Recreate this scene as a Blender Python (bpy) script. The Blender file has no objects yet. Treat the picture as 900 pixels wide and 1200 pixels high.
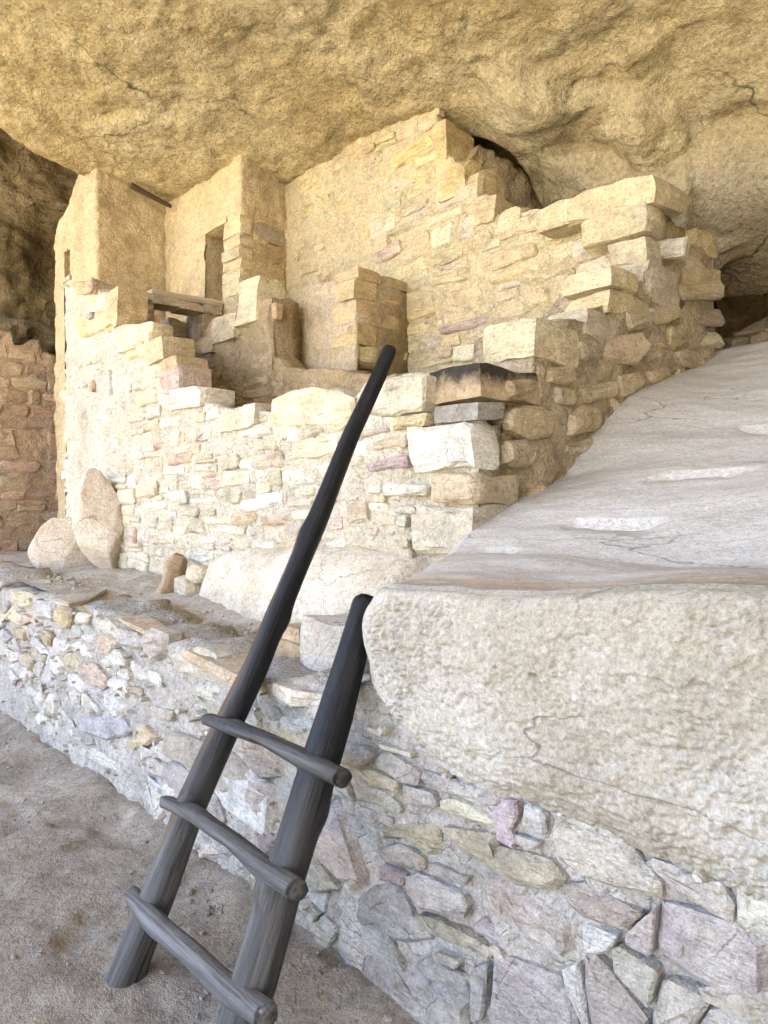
import bpy, bmesh, math, random
import numpy as np
from mathutils import Vector, Matrix

# ------------------------------------------------------------------ camera, world, sun, exposure
sc = bpy.context.scene
COL = sc.collection
FPX, HORIZ = 832.0, 585.0                       # focal length and horizon in 900x1200 picture units
PITCH = math.atan((600 - HORIZ) / FPX)
EYE = Vector((0, 0, 1.6))
YAW_R = Vector((0.688, 0.726, 0)).normalized()  # X runs along the masonry faces, Y goes into the alcove
FH = Vector((-YAW_R.y, YAW_R.x, 0))
FWD = FH * math.cos(PITCH) + Vector((0, 0, -math.sin(PITCH)))
UPV = FH * math.sin(PITCH) + Vector((0, 0, math.cos(PITCH)))
cam_d = bpy.data.cameras.new('camera')
cam = bpy.data.objects.new('camera', cam_d)
COL.objects.link(cam)
cam_d.sensor_fit = 'HORIZONTAL'
cam_d.sensor_width = 36
cam_d.lens = 36 * FPX / 900
cam_d.clip_start = 0.05
cam_d.clip_end = 2000
cam.matrix_world = Matrix(((YAW_R.x, UPV.x, -FWD.x, EYE.x), (YAW_R.y, UPV.y, -FWD.y, EYE.y),
                           (YAW_R.z, UPV.z, -FWD.z, EYE.z), (0, 0, 0, 1)))
sc.camera = cam

SUN_EL, SUN_AZ = math.radians(58), math.radians(205)   # azimuth measured from +Y, clockwise
world = bpy.data.worlds.new('World')
sc.world = world
world.use_nodes = True
wn = world.node_tree
bg = wn.nodes['Background']
sky = wn.nodes.new('ShaderNodeTexSky')
sky.sky_type = 'NISHITA'
sky.sun_disc = False
sky.sun_elevation = SUN_EL
sky.sun_rotation = SUN_AZ
sky.altitude = 2000
wn.links.new(sky.outputs[0], bg.inputs[0])
bg.inputs[1].default_value = 0.15
sun_d = bpy.data.lights.new('sun', 'SUN')
sun_d.energy = 4.4
sun_d.angle = math.radians(0.5)
sun_d.color = (1.0, 0.96, 0.88)
sun = bpy.data.objects.new('sun', sun_d)
COL.objects.link(sun)
sdir = Vector((math.sin(SUN_AZ) * math.cos(SUN_EL), math.cos(SUN_AZ) * math.cos(SUN_EL), math.sin(SUN_EL)))
sun.rotation_euler = sdir.to_track_quat('Z', 'Y').to_euler()
sun.location = sdir * 60
sc.view_settings.view_transform = 'Standard'
sc.view_settings.look = 'None'
sc.view_settings.gamma = 1
sc.view_settings.use_curve_mapping = False
sc.view_settings.exposure = 3.75
sc.cycles.max_bounces = 10
sc.cycles.diffuse_bounces = 8
sc.cycles.use_denoising = True
sc.cycles.use_adaptive_sampling = True
sc.cycles.adaptive_threshold = 0.02
sc.cycles.denoising_input_passes = 'RGB_ALBEDO_NORMAL'
sc.cycles.denoising_prefilter = 'ACCURATE'

rnd = random.Random(7)

# ------------------------------------------------------------------ picture-to-place helpers
def ray(u, v):
    return FWD + YAW_R * ((u - 450) / FPX) + UPV * ((600 - v) / FPX)
def on(axis, u, v, c):
    d = ray(u, v)
    i = 'XYZ'.index(axis)
    return EYE + d * ((c - EYE[i]) / d[i])

# ------------------------------------------------------------------ noise (numpy)
def _hash(ix, iy, iz, seed):
    h = (ix * 374761393 + iy * 668265263 + iz * 2147483647 + seed * 974634533) & 0xffffffff
    h = ((h ^ (h >> 13)) * 1274126177) & 0xffffffff
    h = ((h ^ (h >> 16)) * 2246822519) & 0xffffffff
    return ((h ^ (h >> 15)) & 0xffffff) / float(0xffffff)
def vnoise(p, seed=0):
    p = np.asarray(p, dtype=np.float64)
    f = np.floor(p); i = f.astype(np.int64); t = p - f
    t = t * t * t * (t * (t * 6 - 15) + 10)
    r = 0
    for dx in (0, 1):
        wx = t[:, 0] if dx else 1 - t[:, 0]
        for dy in (0, 1):
            wy = t[:, 1] if dy else 1 - t[:, 1]
            for dz in (0, 1):
                wz = t[:, 2] if dz else 1 - t[:, 2]
                r = r + wx * wy * wz * _hash(i[:, 0] + dx, i[:, 1] + dy, i[:, 2] + dz, seed)
    return r * 2 - 1
def fbm(p, octv=4, seed=0, gain=0.5, ridged=False):
    p = np.asarray(p, dtype=np.float64)
    a, s, tot = 1.0, 0, 0
    for k in range(octv):
        n = vnoise(p * (2.03 ** k) + 17.3 * k, seed + k)
        if ridged: n = 1 - 2 * np.abs(n)
        s = s + a * n; tot += a; a *= gain
    return s / tot
def worley(p, seed=0):
    p = np.asarray(p, dtype=np.float64)
    i = np.floor(p).astype(np.int64)
    d1 = np.full(len(p), 9.0)
    for dx in (-1, 0, 1):
        for dy in (-1, 0, 1):
            for dz in (-1, 0, 1):
                cx, cy, cz = i[:, 0] + dx, i[:, 1] + dy, i[:, 2] + dz
                q = np.stack([cx + _hash(cx, cy, cz, seed), cy + _hash(cx, cy, cz, seed + 1), cz + _hash(cx, cy, cz, seed + 2)], 1)
                d1 = np.minimum(d1, ((q - p) ** 2).sum(1))
    return np.sqrt(d1)
def sstep(a, b, x):
    t = np.clip((x - a) / (b - a), 0, 1)
    return t * t * (3 - 2 * t)

# ------------------------------------------------------------------ materials
class NT:
    def __init__(s, name):
        s.m = bpy.data.materials.new(name); s.m.use_nodes = True
        s.t = s.m.node_tree; s.n = s.t.nodes
        s.b = s.n['Principled BSDF']
        s.b.inputs['Specular IOR Level'].default_value = 0.15
        s.b.inputs['Roughness'].default_value = 0.92
    def new(s, kind, **kw):
        n = s.n.new(kind)
        for k, v in kw.items():
            if k in n.inputs: n.inputs[k].default_value = v
            else: setattr(n, k, v)
        return n
    def link(s, a, b): s.t.links.new(a, b)
    def noise(s, vec, scale, detail=5, rough=0.6, dist=0.0):
        n = s.new('ShaderNodeTexNoise', Scale=scale, Detail=detail, Roughness=rough, Distortion=dist)
        s.link(vec, n.inputs['Vector']); return n.outputs['Fac']
    def ramp(s, fac, stops):
        r = s.n.new('ShaderNodeValToRGB'); e = r.color_ramp.elements
        while len(e) < len(stops): e.new(0.5)
        for el, (p, c) in zip(e, stops):
            el.position = p; el.color = (*c, 1) if isinstance(c, tuple) else (c, c, c, 1)
        s.link(fac, r.inputs[0]); return r.outputs[0]
    def mix(s, fac, a, b, mode='MIX'):
        m = s.n.new('ShaderNodeMix'); m.data_type = 'RGBA'; m.blend_type = mode
        for x, sock in ((fac, m.inputs[0]), (a, m.inputs[6]), (b, m.inputs[7])):
            if hasattr(x, 'is_output'): s.link(x, sock)
            elif isinstance(x, tuple): sock.default_value = (*x, 1)
            else: sock.default_value = x
        return m.outputs[2]
    def math(s, op, a, b=0.0):
        m = s.n.new('ShaderNodeMath'); m.operation = op
        for x, sock in ((a, m.inputs[0]), (b, m.inputs[1])):
            if hasattr(x, 'is_output'): s.link(x, sock)
            else: sock.default_value = x
        return m.outputs[0]
    def coords(s, per_object=True, stretch=(1, 1, 1)):
        tc = s.n.new('ShaderNodeTexCoord'); mp = s.n.new('ShaderNodeMapping')
        mp.inputs['Scale'].default_value = stretch
        s.link(tc.outputs['Object'], mp.inputs['Vector'])
        if per_object:
            oi = s.n.new('ShaderNodeObjectInfo'); v = s.n.new('ShaderNodeVectorMath'); v.operation = 'SCALE'
            v.inputs[0].default_value = (31, 57, 83); s.link(oi.outputs['Random'], v.inputs['Scale'])
            s.link(v.outputs[0], mp.inputs['Location'])
        return mp.outputs[0]
    def bump(s, layers, dist=0.01, strength=1.0):
        h = None
        for fac, w in layers:
            x = s.math('MULTIPLY', fac, w)
            h = x if h is None else s.math('ADD', h, x)
        b = s.new('ShaderNodeBump', Strength=strength, Distance=dist)
        s.link(h, b.inputs['Height']); s.link(b.outputs[0], s.b.inputs['Normal'])
    def grain(s, c, v, k=1.0, sc=(48, 150)):
        """sand grain, specks and tiny pits in the colour"""
        lo, hi = 1 - 0.36 * k, 1 + 0.24 * k
        c = s.mix(1.0, c, s.ramp(s.noise(v, sc[0], 4, 0.75), [(0.30, lo), (0.5, 1.0), (0.68, hi)]), 'MULTIPLY')
        c = s.mix(1.0, c, s.ramp(s.noise(v, sc[1], 3, 0.8), [(0.30, lo), (0.5, 1.0), (0.70, hi)]), 'MULTIPLY')
        vo = s.new('ShaderNodeTexVoronoi', Scale=sc[0] * 0.55, Randomness=1.0); s.link(v, vo.inputs['Vector'])
        return s.mix(s.ramp(vo.outputs['Distance'], [(0.10, 0.55 * k), (0.22, 0.0)]), c, s.mix(1.0, c, (0.42, 0.36, 0.30), 'MULTIPLY'))
    def cracks(s, c, v, scale, width=0.012, amt=0.7, dist=0.35, gate=(0.5, 0.6)):
        """hairline fractures that come and go"""
        n = s.new('ShaderNodeTexNoise', Scale=scale * 1.7, Detail=4.0); s.link(v, n.inputs['Vector'])
        w = s.new('ShaderNodeVectorMath'); w.operation = 'SCALE'; w.inputs['Scale'].default_value = dist / scale; s.link(n.outputs['Color'], w.inputs[0])
        a = s.new('ShaderNodeVectorMath'); a.operation = 'ADD'; s.link(v, a.inputs[0]); s.link(w.outputs[0], a.inputs[1])
        vo = s.new('ShaderNodeTexVoronoi', Scale=scale, Randomness=1.0); vo.feature = 'DISTANCE_TO_EDGE'; s.link(a.outputs[0], vo.inputs['Vector'])
        f = s.ramp(vo.outputs['Distance'], [(0.0, 1.0), (width, 0.0)])
        g = s.ramp(s.noise(v, scale * 0.8, 3), [(gate[0], 0.0), (gate[1], 1.0)])
        return s.mix(s.math('MULTIPLY', s.math('MULTIPLY', f, g), amt), c, (0.05, 0.04, 0.03))
    def color(s, c): s.link(c, s.b.inputs['Base Color'])
    def objcol(s): return s.n.new('ShaderNodeObjectInfo').outputs['Color']

def make_stone_mat():
    m = NT('sandstone_block'); v = m.coords(True); vs = m.coords(True, (1, 1, 3.5))
    c = m.mix(1.0, m.objcol(), m.ramp(m.noise(v, 5, 6), [(0.28, 0.66), (0.5, 1.0), (0.75, 1.22)]), 'MULTIPLY')
    c = m.mix(0.6, c, m.ramp(m.noise(vs, 9, 5), [(0.3, (0.72, 0.66, 0.58)), (0.6, 1.08)]), 'MULTIPLY')
    c = m.mix(m.ramp(m.noise(v, 3.1, 6, 0.7), [(0.52, 0.0), (0.72, 0.55)]), c, (0.58, 0.555, 0.475))     # lime bloom
    c = m.grain(c, v, 0.8)
    c = m.cracks(c, v, 5.0, 0.010, 0.75)
    m.color(c)
    m.bump([(m.noise(v, 7, 6), 1.6), (m.noise(vs, 22, 5), 0.9), (m.noise(v, 75, 4, 0.7), 0.45), (m.noise(v, 240, 2), 0.15)], 0.022, 1.0)
    return m.m
def make_mortar_mat(name, chip=1.0):
    m = NT(name); v = m.coords(False)
    c = m.mix(1.0, m.objcol(), m.ramp(m.noise(v, 2.2, 6, 0.65), [(0.3, 0.70), (0.5, 0.98), (0.72, 1.18)]), 'MULTIPLY')
    c = m.mix(0.7, c, m.ramp(m.noise(v, 16, 5, 0.7), [(0.3, (0.70, 0.64, 0.56)), (0.62, 1.10)]), 'MULTIPLY')
    c = m.mix(m.ramp(m.noise(v, 0.9, 4), [(0.5, 0.0), (0.75, 0.35)]), c, (0.50, 0.42, 0.32))
    c = m.grain(c, v, 0.8)
    c = m.cracks(c, v, 3.2, 0.009, 0.8 * max(0.5, chip), 0.6)
    m.color(c)
    vo = m.new('ShaderNodeTexVoronoi', Scale=17.0, Randomness=1.0); vo.feature = 'DISTANCE_TO_EDGE'
    w = m.new('ShaderNodeVectorMath'); w.operation = 'ADD'; m.link(v, w.inputs[0])
    nz = m.new('ShaderNodeTexNoise', Scale=9.0, Detail=3.0); m.link(v, nz.inputs['Vector'])
    sc_ = m.new('ShaderNodeVectorMath'); sc_.operation = 'SCALE'; sc_.inputs['Scale'].default_value = 0.10
    m.link(nz.outputs['Color'], sc_.inputs[0]); m.link(sc_.outputs[0], w.inputs[1]); m.link(w.outputs[0], vo.inputs['Vector'])
    crack = m.ramp(vo.outputs['Distance'], [(0.0, 0.0), (0.09, 1.0)])
    m.bump([(m.noise(v, 9, 6, 0.65), 2.0), (m.noise(v, 38, 5, 0.7), 1.1), (m.noise(v, 130, 3, 0.7), 0.4), (crack, 0.30 * chip)], 0.02, 1.0)
    return m.m
STONE = make_stone_mat()
MORTAR = make_mortar_mat('mud_mortar', 1.0)
PLASTER = make_mortar_mat('mud_plaster', 0.35)

def make_soot_mat():
    m = NT('sooty_sandstone'); v = m.coords(False)
    c = m.mix(1.0, m.objcol(), m.ramp(m.noise(v, 7, 6), [(0.3, 0.7), (0.7, 1.2)]), 'MULTIPLY')
    tc = m.n.new('ShaderNodeTexCoord'); sx = m.n.new('ShaderNodeSeparateXYZ'); m.link(tc.outputs['Object'], sx.inputs[0])
    h = m.math('ADD', m.math('MULTIPLY', sx.outputs['Z'], 5.0), m.math('MULTIPLY', m.noise(v, 8, 8, 0.78), 1.3))
    h = m.math('ADD', h, m.math('MULTIPLY', sx.outputs['Y'], -0.5))
    c = m.mix(m.ramp(h, [(0.58, 0.0), (0.85, 0.55), (1.10, 0.94)]), c, (0.018, 0.017, 0.018))
    c = m.grain(c, v, 0.8)
    m.color(c)
    m.bump([(m.noise(v, 7, 6), 1.6), (m.noise(v, 60, 5, 0.7), 0.7)], 0.02)
    return m.m
SOOT = make_soot_mat()

def make_cap_mat():
    m = NT('streaked_capstone'); v = m.coords(False)
    c = m.mix(1.0, m.objcol(), m.ramp(m.noise(v, 6, 6), [(0.3, 0.72), (0.7, 1.2)]), 'MULTIPLY')
    vs = m.coords(False, (9, 0.1, 0.25))
    c = m.mix(m.ramp(m.noise(vs, 1.4, 3, 0.8), [(0.61, 0.0), (0.65, 0.85)]), c, (0.70, 0.68, 0.62))
    c = m.grain(c, v, 0.8)
    m.color(c)
    m.bump([(m.noise(v, 7, 6), 1.4), (m.noise(v, 60, 5, 0.7), 0.6)], 0.02)
    return m.m
CAPMAT = make_cap_mat()

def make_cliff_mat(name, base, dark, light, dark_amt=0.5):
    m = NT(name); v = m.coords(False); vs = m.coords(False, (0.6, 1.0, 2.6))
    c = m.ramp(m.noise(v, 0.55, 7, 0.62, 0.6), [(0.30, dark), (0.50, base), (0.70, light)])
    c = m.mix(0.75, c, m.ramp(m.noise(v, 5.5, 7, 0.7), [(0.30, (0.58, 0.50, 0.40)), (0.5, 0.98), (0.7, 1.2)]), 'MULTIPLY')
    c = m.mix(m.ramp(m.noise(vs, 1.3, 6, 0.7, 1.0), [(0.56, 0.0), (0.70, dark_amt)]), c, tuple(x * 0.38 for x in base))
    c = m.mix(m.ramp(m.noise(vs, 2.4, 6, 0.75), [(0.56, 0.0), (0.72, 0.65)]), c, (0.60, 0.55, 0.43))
    c = m.mix(m.ramp(m.noise(v, 60, 3, 0.7), [(0.6, 0.0), (0.78, 0.5)]), c, (0.16, 0.11, 0.06))
    at = m.n.new('ShaderNodeAttribute'); at.attribute_name = 'pale'
    c = m.mix(m.math('MULTIPLY', at.outputs['Fac'], 0.75), c, m.ramp(m.noise(vs, 3, 6, 0.7), [(0.3, (0.40, 0.325, 0.21)), (0.6, (0.54, 0.47, 0.34))]))
    c = m.grain(c, v, 0.9, (26, 95))
    c = m.cracks(c, m.coords(False, (0.8, 1.0, 1.0)), 0.75, 0.010, 0.85, 0.8)
    c = m.cracks(c, m.coords(False, (0.7, 1.3, 1.0)), 2.3, 0.012, 0.6, 0.7, (0.54, 0.64))
    m.color(c)
    m.bump([(m.noise(v, 4.5, 7, 0.65), 2.6), (m.noise(v, 18, 6, 0.7), 1.5), (m.noise(v, 65, 5, 0.75), 0.6), (m.noise(v, 210, 3), 0.2)], 0.035)
    return m.m
CEIL = make_cliff_mat('alcove_sandstone', (0.55, 0.455, 0.27), (0.45, 0.35, 0.18), (0.62, 0.545, 0.375), 0.62)
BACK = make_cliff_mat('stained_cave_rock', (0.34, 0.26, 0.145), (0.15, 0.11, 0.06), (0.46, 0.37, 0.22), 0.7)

def make_boulder_mat():
    m = NT('worn_boulder'); v = m.coords(False); vs = m.coords(False, (0.5, 1.6, 1.6))
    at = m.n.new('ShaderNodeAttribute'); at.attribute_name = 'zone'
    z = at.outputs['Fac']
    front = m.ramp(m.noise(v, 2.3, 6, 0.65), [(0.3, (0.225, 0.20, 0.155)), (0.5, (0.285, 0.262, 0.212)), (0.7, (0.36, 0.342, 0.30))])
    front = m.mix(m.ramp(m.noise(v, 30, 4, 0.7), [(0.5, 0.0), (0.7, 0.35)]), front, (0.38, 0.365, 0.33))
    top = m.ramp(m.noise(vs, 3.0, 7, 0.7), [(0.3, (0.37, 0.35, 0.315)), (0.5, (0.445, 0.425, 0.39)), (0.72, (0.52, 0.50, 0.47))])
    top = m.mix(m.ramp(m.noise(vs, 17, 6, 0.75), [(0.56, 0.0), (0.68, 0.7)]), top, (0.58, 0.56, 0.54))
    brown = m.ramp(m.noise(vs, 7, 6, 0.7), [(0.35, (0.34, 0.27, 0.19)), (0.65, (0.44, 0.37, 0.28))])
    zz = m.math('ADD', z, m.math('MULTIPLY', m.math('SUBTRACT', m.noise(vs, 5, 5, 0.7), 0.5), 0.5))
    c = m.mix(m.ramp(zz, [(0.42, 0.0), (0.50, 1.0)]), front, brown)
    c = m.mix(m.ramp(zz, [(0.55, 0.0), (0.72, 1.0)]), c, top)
    at2 = m.n.new('ShaderNodeAttribute'); at2.attribute_name = 'scuff'
    c = m.mix(m.math('MULTIPLY', at2.outputs['Fac'], m.ramp(m.noise(m.coords(False, (9, 1.5, 1.5)), 4, 5, 0.75), [(0.48, 0.0), (0.62, 0.8)])), c, (0.62, 0.605, 0.57))
    c = m.grain(c, v, 0.75, (60, 190))
    c = m.cracks(c, vs, 1.1, 0.006, 0.7, 0.8)
    m.color(c)
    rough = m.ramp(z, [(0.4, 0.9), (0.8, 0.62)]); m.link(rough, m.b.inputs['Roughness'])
    m.b.inputs['Specular IOR Level'].default_value = 0.3
    m.bump([(m.noise(v, 12, 6), 0.6), (m.noise(vs, 30, 5, 0.7), 0.25), (m.noise(v, 160, 3, 0.7), 0.2)], 0.012)
    return m.m
BOULDER = make_boulder_mat()

def make_rock_mat(name, lo, mid, hi, crack=0.7):
    m = NT(name); v = m.coords(False)
    c = m.ramp(m.noise(v, 2.6, 7, 0.65, 0.5), [(0.3, lo), (0.5, mid), (0.72, hi)])
    c = m.mix(0.6, c, m.ramp(m.noise(v, 14, 6, 0.7), [(0.3, (0.74, 0.68, 0.6)), (0.6, 1.08)]), 'MULTIPLY')
    c = m.grain(c, v, 0.8)
    c = m.cracks(c, v, 2.4, 0.008, crack, 0.6)
    m.color(c)
    m.bump([(m.noise(v, 6, 7, 0.6), 1.6), (m.noise(v, 35, 5, 0.7), 0.6), (m.noise(v, 140, 3), 0.2)], 0.02)
    return m.m
PALEROCK = make_rock_mat('pale_sandstone_boulder', (0.42, 0.36, 0.27), (0.54, 0.49, 0.40), (0.62, 0.58, 0.50))
PINKROCK = make_rock_mat('pinkish_sandstone_boulder', (0.44, 0.36, 0.27), (0.54, 0.47, 0.38), (0.60, 0.55, 0.47))
DIRT = make_rock_mat('dusty_dirt', (0.215, 0.182, 0.142), (0.30, 0.262, 0.213), (0.40, 0.36, 0.30), 0.0)
LEDGE = make_rock_mat('ledge_dust', (0.28, 0.235, 0.18), (0.41, 0.365, 0.30), (0.50, 0.465, 0.40), 0.0)
OUTSIDE = make_rock_mat('sunlit_slickrock', (0.40, 0.335, 0.22), (0.46, 0.39, 0.265), (0.52, 0.45, 0.32))

def make_ladder_mat(name, z0, z1, k=1.0, bare=0.64):
    """charred above, rubbed grey below; bare brown streaks along the grain (local Z is the pole axis)"""
    m = NT(name); v = m.coords(True, (9, 9, 0.55)); vf = m.coords(True, (30, 30, 1.2)); vb = m.coords(True, (1, 1, 1))
    tc = m.n.new('ShaderNodeTexCoord'); sx = m.n.new('ShaderNodeSeparateXYZ'); m.link(tc.outputs['Object'], sx.inputs[0])
    t = m.math('DIVIDE', m.math('SUBTRACT', sx.outputs['Z'], z0), z1 - z0)
    t = m.math('ADD', t, m.math('MULTIPLY', m.math('SUBTRACT', m.noise(v, 1.0, 5, 0.6), 0.5), 0.6))
    char = m.ramp(m.noise(vf, 1.2, 5, 0.7), [(0.3, (0.006, 0.006, 0.006)), (0.6, (0.013, 0.013, 0.014)), (0.8, (0.034, 0.033, 0.034))])
    grey = m.ramp(m.noise(vf, 1.0, 5, 0.7), [(0.25, (0.022 * k, 0.021 * k, 0.021 * k)), (0.5, (0.075 * k, 0.072 * k, 0.070 * k)), (0.75, (0.17 * k, 0.162 * k, 0.155 * k))])
    brown = m.ramp(m.noise(vf, 1.3, 5, 0.7), [(0.3, (0.035, 0.022, 0.014)), (0.7, (0.12, 0.078, 0.048))])
    c = m.mix(m.ramp(t, [(0.1, 0.0), (0.62, 1.0)]), grey, char)
    c = m.mix(m.ramp(m.noise(v, 0.75, 3, 0.6), [(bare, 0.0), (bare + 0.05, 0.85)]), c, brown)
    c = m.mix(m.ramp(m.noise(m.coords(True, (26, 26, 0.35)), 1.1, 2, 0.5), [(0.30, 0.85), (0.36, 0.0)]), c, (0.008, 0.007, 0.006))
    m.color(c)
    m.b.inputs['Roughness'].default_value = 0.5
    m.b.inputs['Specular IOR Level'].default_value = 0.16
    m.bump([(m.noise(v, 1.0, 5), 1.2), (m.noise(vf, 1.2, 5, 0.7), 0.8), (m.noise(vb, 14, 4), 0.8)], 0.008)
    return m.m

# ------------------------------------------------------------------ mesh/object helpers
def mesh_from(name, verts, faces, mat, smooth=False, slots=None):
    me = bpy.data.meshes.new(name)
    me.from_pydata([tuple(v) for v in verts], [], [tuple(f) for f in faces])
    for mm in (mat if isinstance(mat, (list, tuple)) else [mat]): me.materials.append(mm)
    if smooth: me.polygons.foreach_set('use_smooth', [True] * len(me.polygons))
    me.update()
    return me
def grid_mesh(name, P, mat, smooth=True, attrs=None):
    """P: (R, C, 3) array -> quad grid"""
    R, C, _ = P.shape
    idx = np.arange(R * C).reshape(R, C)
    f = np.stack([idx[:-1, :-1], idx[:-1, 1:], idx[1:, 1:], idx[1:, :-1]], -1).reshape(-1, 4)
    me = bpy.data.meshes.new(name)
    me.vertices.add(R * C); me.vertices.foreach_set('co', P.reshape(-1).astype(np.float32))
    me.loops.add(f.size); me.loops.foreach_set('vertex_index', f.reshape(-1).astype(np.int32))
    me.polygons.add(len(f)); me.polygons.foreach_set('loop_start', np.arange(0, f.size, 4, dtype=np.int32))
    me.polygons.foreach_set('loop_total', np.full(len(f), 4, dtype=np.int32))
    me.materials.append(mat)
    me.update(calc_edges=True); me.validate()
    if smooth: me.polygons.foreach_set('use_smooth', np.ones(len(f), dtype=bool))
    for k, a in (attrs or {}).items():
        at = me.attributes.new(k, 'FLOAT', 'POINT'); at.data.foreach_set('value', a.reshape(-1).astype(np.float32))
    return me
def link(name, me, parent=None, loc=(0, 0, 0), color=None):
    o = bpy.data.objects.new(name, me); COL.objects.link(o)
    o.location = loc
    if parent is not None: o.parent = parent
    if color is not None: o.color = (*color, 1)
    return o
def tag(o, label=None, cat=None, group=None, kind=None):
    if label: o['label'] = label
    if cat: o['category'] = cat
    if group: o['group'] = group
    if kind: o['kind'] = kind
    return o
def thing(name, loc, label, cat, group=None):
    o = bpy.data.objects.new(name, None); COL.objects.link(o); o.location = loc
    o.empty_display_size = 0.1
    return tag(o, label, cat, group)

CREAM, WHITE, TAN = (0.54, 0.49, 0.375), (0.59, 0.565, 0.49), (0.48, 0.35, 0.20)
PINK, PURPLE, GREY, OLIVE = (0.52, 0.35, 0.27), (0.36, 0.27, 0.28), (0.38, 0.35, 0.32), (0.42, 0.37, 0.24)
BROWN, RED = (0.34, 0.24, 0.15), (0.37, 0.25, 0.175)
def vary(c, a=0.12):
    k = 1 + rnd.uniform(-a, a)
    return tuple(max(0.02, min(0.75, x * k * (1 + rnd.uniform(-a, a) * 0.3))) for x in c)
def pick(pal):
    r = rnd.random() * sum(w for _, w in pal)
    for c, w in pal:
        r -= w
        if r <= 0: return vary(c)
    return vary(pal[-1][0])

class Face:
    """a vertical masonry face: axis 'Y' (looks to -Y, s = X) or 'X' (looks to +X, s = Y)"""
    def __init__(s, axis, c): s.axis, s.c = axis, c
    def sz(s, u, v):
        p = on(s.axis, u, v, s.c)
        return (p.x if s.axis == 'Y' else p.y, p.z)
    def poly(s, pts): return [s.sz(u, v) for u, v in pts]
    def pt(s, a, z, out):
        return Vector((a, s.c - out, z)) if s.axis == 'Y' else Vector((s.c + out, a, z))

def area(P): return 0.5 * sum(P[i][0] * P[(i + 1) % len(P)][1] - P[(i + 1) % len(P)][0] * P[i][1] for i in range(len(P)))
def centroid(P):
    A = area(P)
    if abs(A) < 1e-9: return (sum(p[0] for p in P) / len(P), sum(p[1] for p in P) / len(P))
    cx = cy = 0
    for i in range(len(P)):
        (x0, y0), (x1, y1) = P[i], P[(i + 1) % len(P)]
        k = x0 * y1 - x1 * y0; cx += (x0 + x1) * k; cy += (y0 + y1) * k
    return (cx / (6 * A), cy / (6 * A))
def inside(p, P):
    r = False
    for i in range(len(P)):
        (x0, y0), (x1, y1) = P[i], P[i - 1]
        if (y0 > p[1]) != (y1 > p[1]) and p[0] < (x1 - x0) * (p[1] - y0) / (y1 - y0) + x0: r = not r
    return r
def inset(P, d):
    out = []; n = len(P)
    for i in range(n):
        a, b, c = Vector(P[i - 1]), Vector(P[i]), Vector(P[(i + 1) % n])
        e0, e1 = (b - a), (c - b)
        if e0.length < 1e-6 or e1.length < 1e-6: out.append(tuple(b)); continue
        e0.normalize(); e1.normalize()
        n0, n1 = Vector((-e0.y, e0.x)), Vector((-e1.y, e1.x))
        m = n0 + n1
        if m.length < 0.3: out.append(tuple(b + n0 * d)); continue
        m.normalize(); k = d / max(0.45, m.dot(n0))
        out.append(tuple(b + m * k))
    return out
def rough_outline(P, M, amp, r=None):
    """resample a polygon to M points with softened corners and an uneven edge"""
    r = r or rnd
    n = len(P); L = [(Vector(P[(i + 1) % n]) - Vector(P[i])).length for i in range(n)]; T = sum(L)
    size = math.sqrt(abs(area(P)))
    Q = []
    # corner points pulled in, plus a mid point on the longest edges
    for i in range(n):
        a, b, c = Vector(P[i - 1]), Vector(P[i]), Vector(P[(i + 1) % n])
        k = 0.16 * r.uniform(0.5, 1.3)
        d0 = min(k * (a - b).length, 0.18 * size); d1 = min(k * (c - b).length, 0.18 * size)
        if n <= 6:
            Q += [b + (a - b).normalized() * d0, b + (c - b).normalized() * d1]
        else: Q.append(b)
        if (c - b).length > 0.5 * T / n + 0.6 * size and len(Q) < M: Q.append((b + c) / 2)
    return [(q.x + r.gauss(0, amp * size), q.y + r.gauss(0, amp * size)) for q in Q]

N_STONES = 0
def stone(parent, face, P, proud=0.02, color=CREAM, joint=0.008, amp=0.022, mat=None, label=None, back=0.07, tilt=0.05):
    """one masonry block: P outline in (s, z), child of parent"""
    global N_STONES
    if area(P) < 0: P = P[::-1]
    P = rough_outline(P, 12, amp)
    P = inset(P, joint)
    if area(P) < 4e-4: return None
    size = math.sqrt(area(P)); cx, cz = centroid(P)
    b = min(0.025, 0.10 * size) * rnd.uniform(0.6, 1.3)
    tx, tz = rnd.gauss(0, tilt), rnd.gauss(0, tilt)
    I = inset(P, b)
    I = [(i[0] + rnd.gauss(0, 0.25 * b), i[1] + rnd.gauss(0, 0.25 * b)) for i in I]
    J = [(cx + (i[0] - cx) * 0.55, cz + (i[1] - cz) * 0.55) for i in I]
    def h(s, z): return proud + (s - cx) * tx + (z - cz) * tz
    n = len(P); V = []
    org = face.pt(cx, cz, 0)
    for s, z in P: V.append(face.pt(s, z, -back))
    for s, z in P: V.append(face.pt(s, z, max(-back + 0.01, h(s, z) - b * rnd.uniform(0.7, 1.5))))
    for s, z in I: V.append(face.pt(s, z, h(s, z)))
    for s, z in J: V.append(face.pt(s, z, h(s, z) + rnd.gauss(0.1, 0.25) * b))
    V = [v - org for v in V]
    F = []
    flip = face.axis == 'X'
    for k in range(3):
        for i in range(n):
            j = (i + 1) % n
            F.append((k * n + i, k * n + j, (k + 1) * n + j, (k + 1) * n + i))
    F.append(tuple(3 * n + i for i in range(n)))
    # on a 'Y' face +s, +z seen from -Y is counter-clockwise already; likewise on an 'X' face seen from +X
    me = mesh_from('stone', V, F, mat or STONE)
    o = link('stone', me, parent, org - parent.location, color)
    if label: o['label'] = label
    N_STONES += 1
    return o

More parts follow.
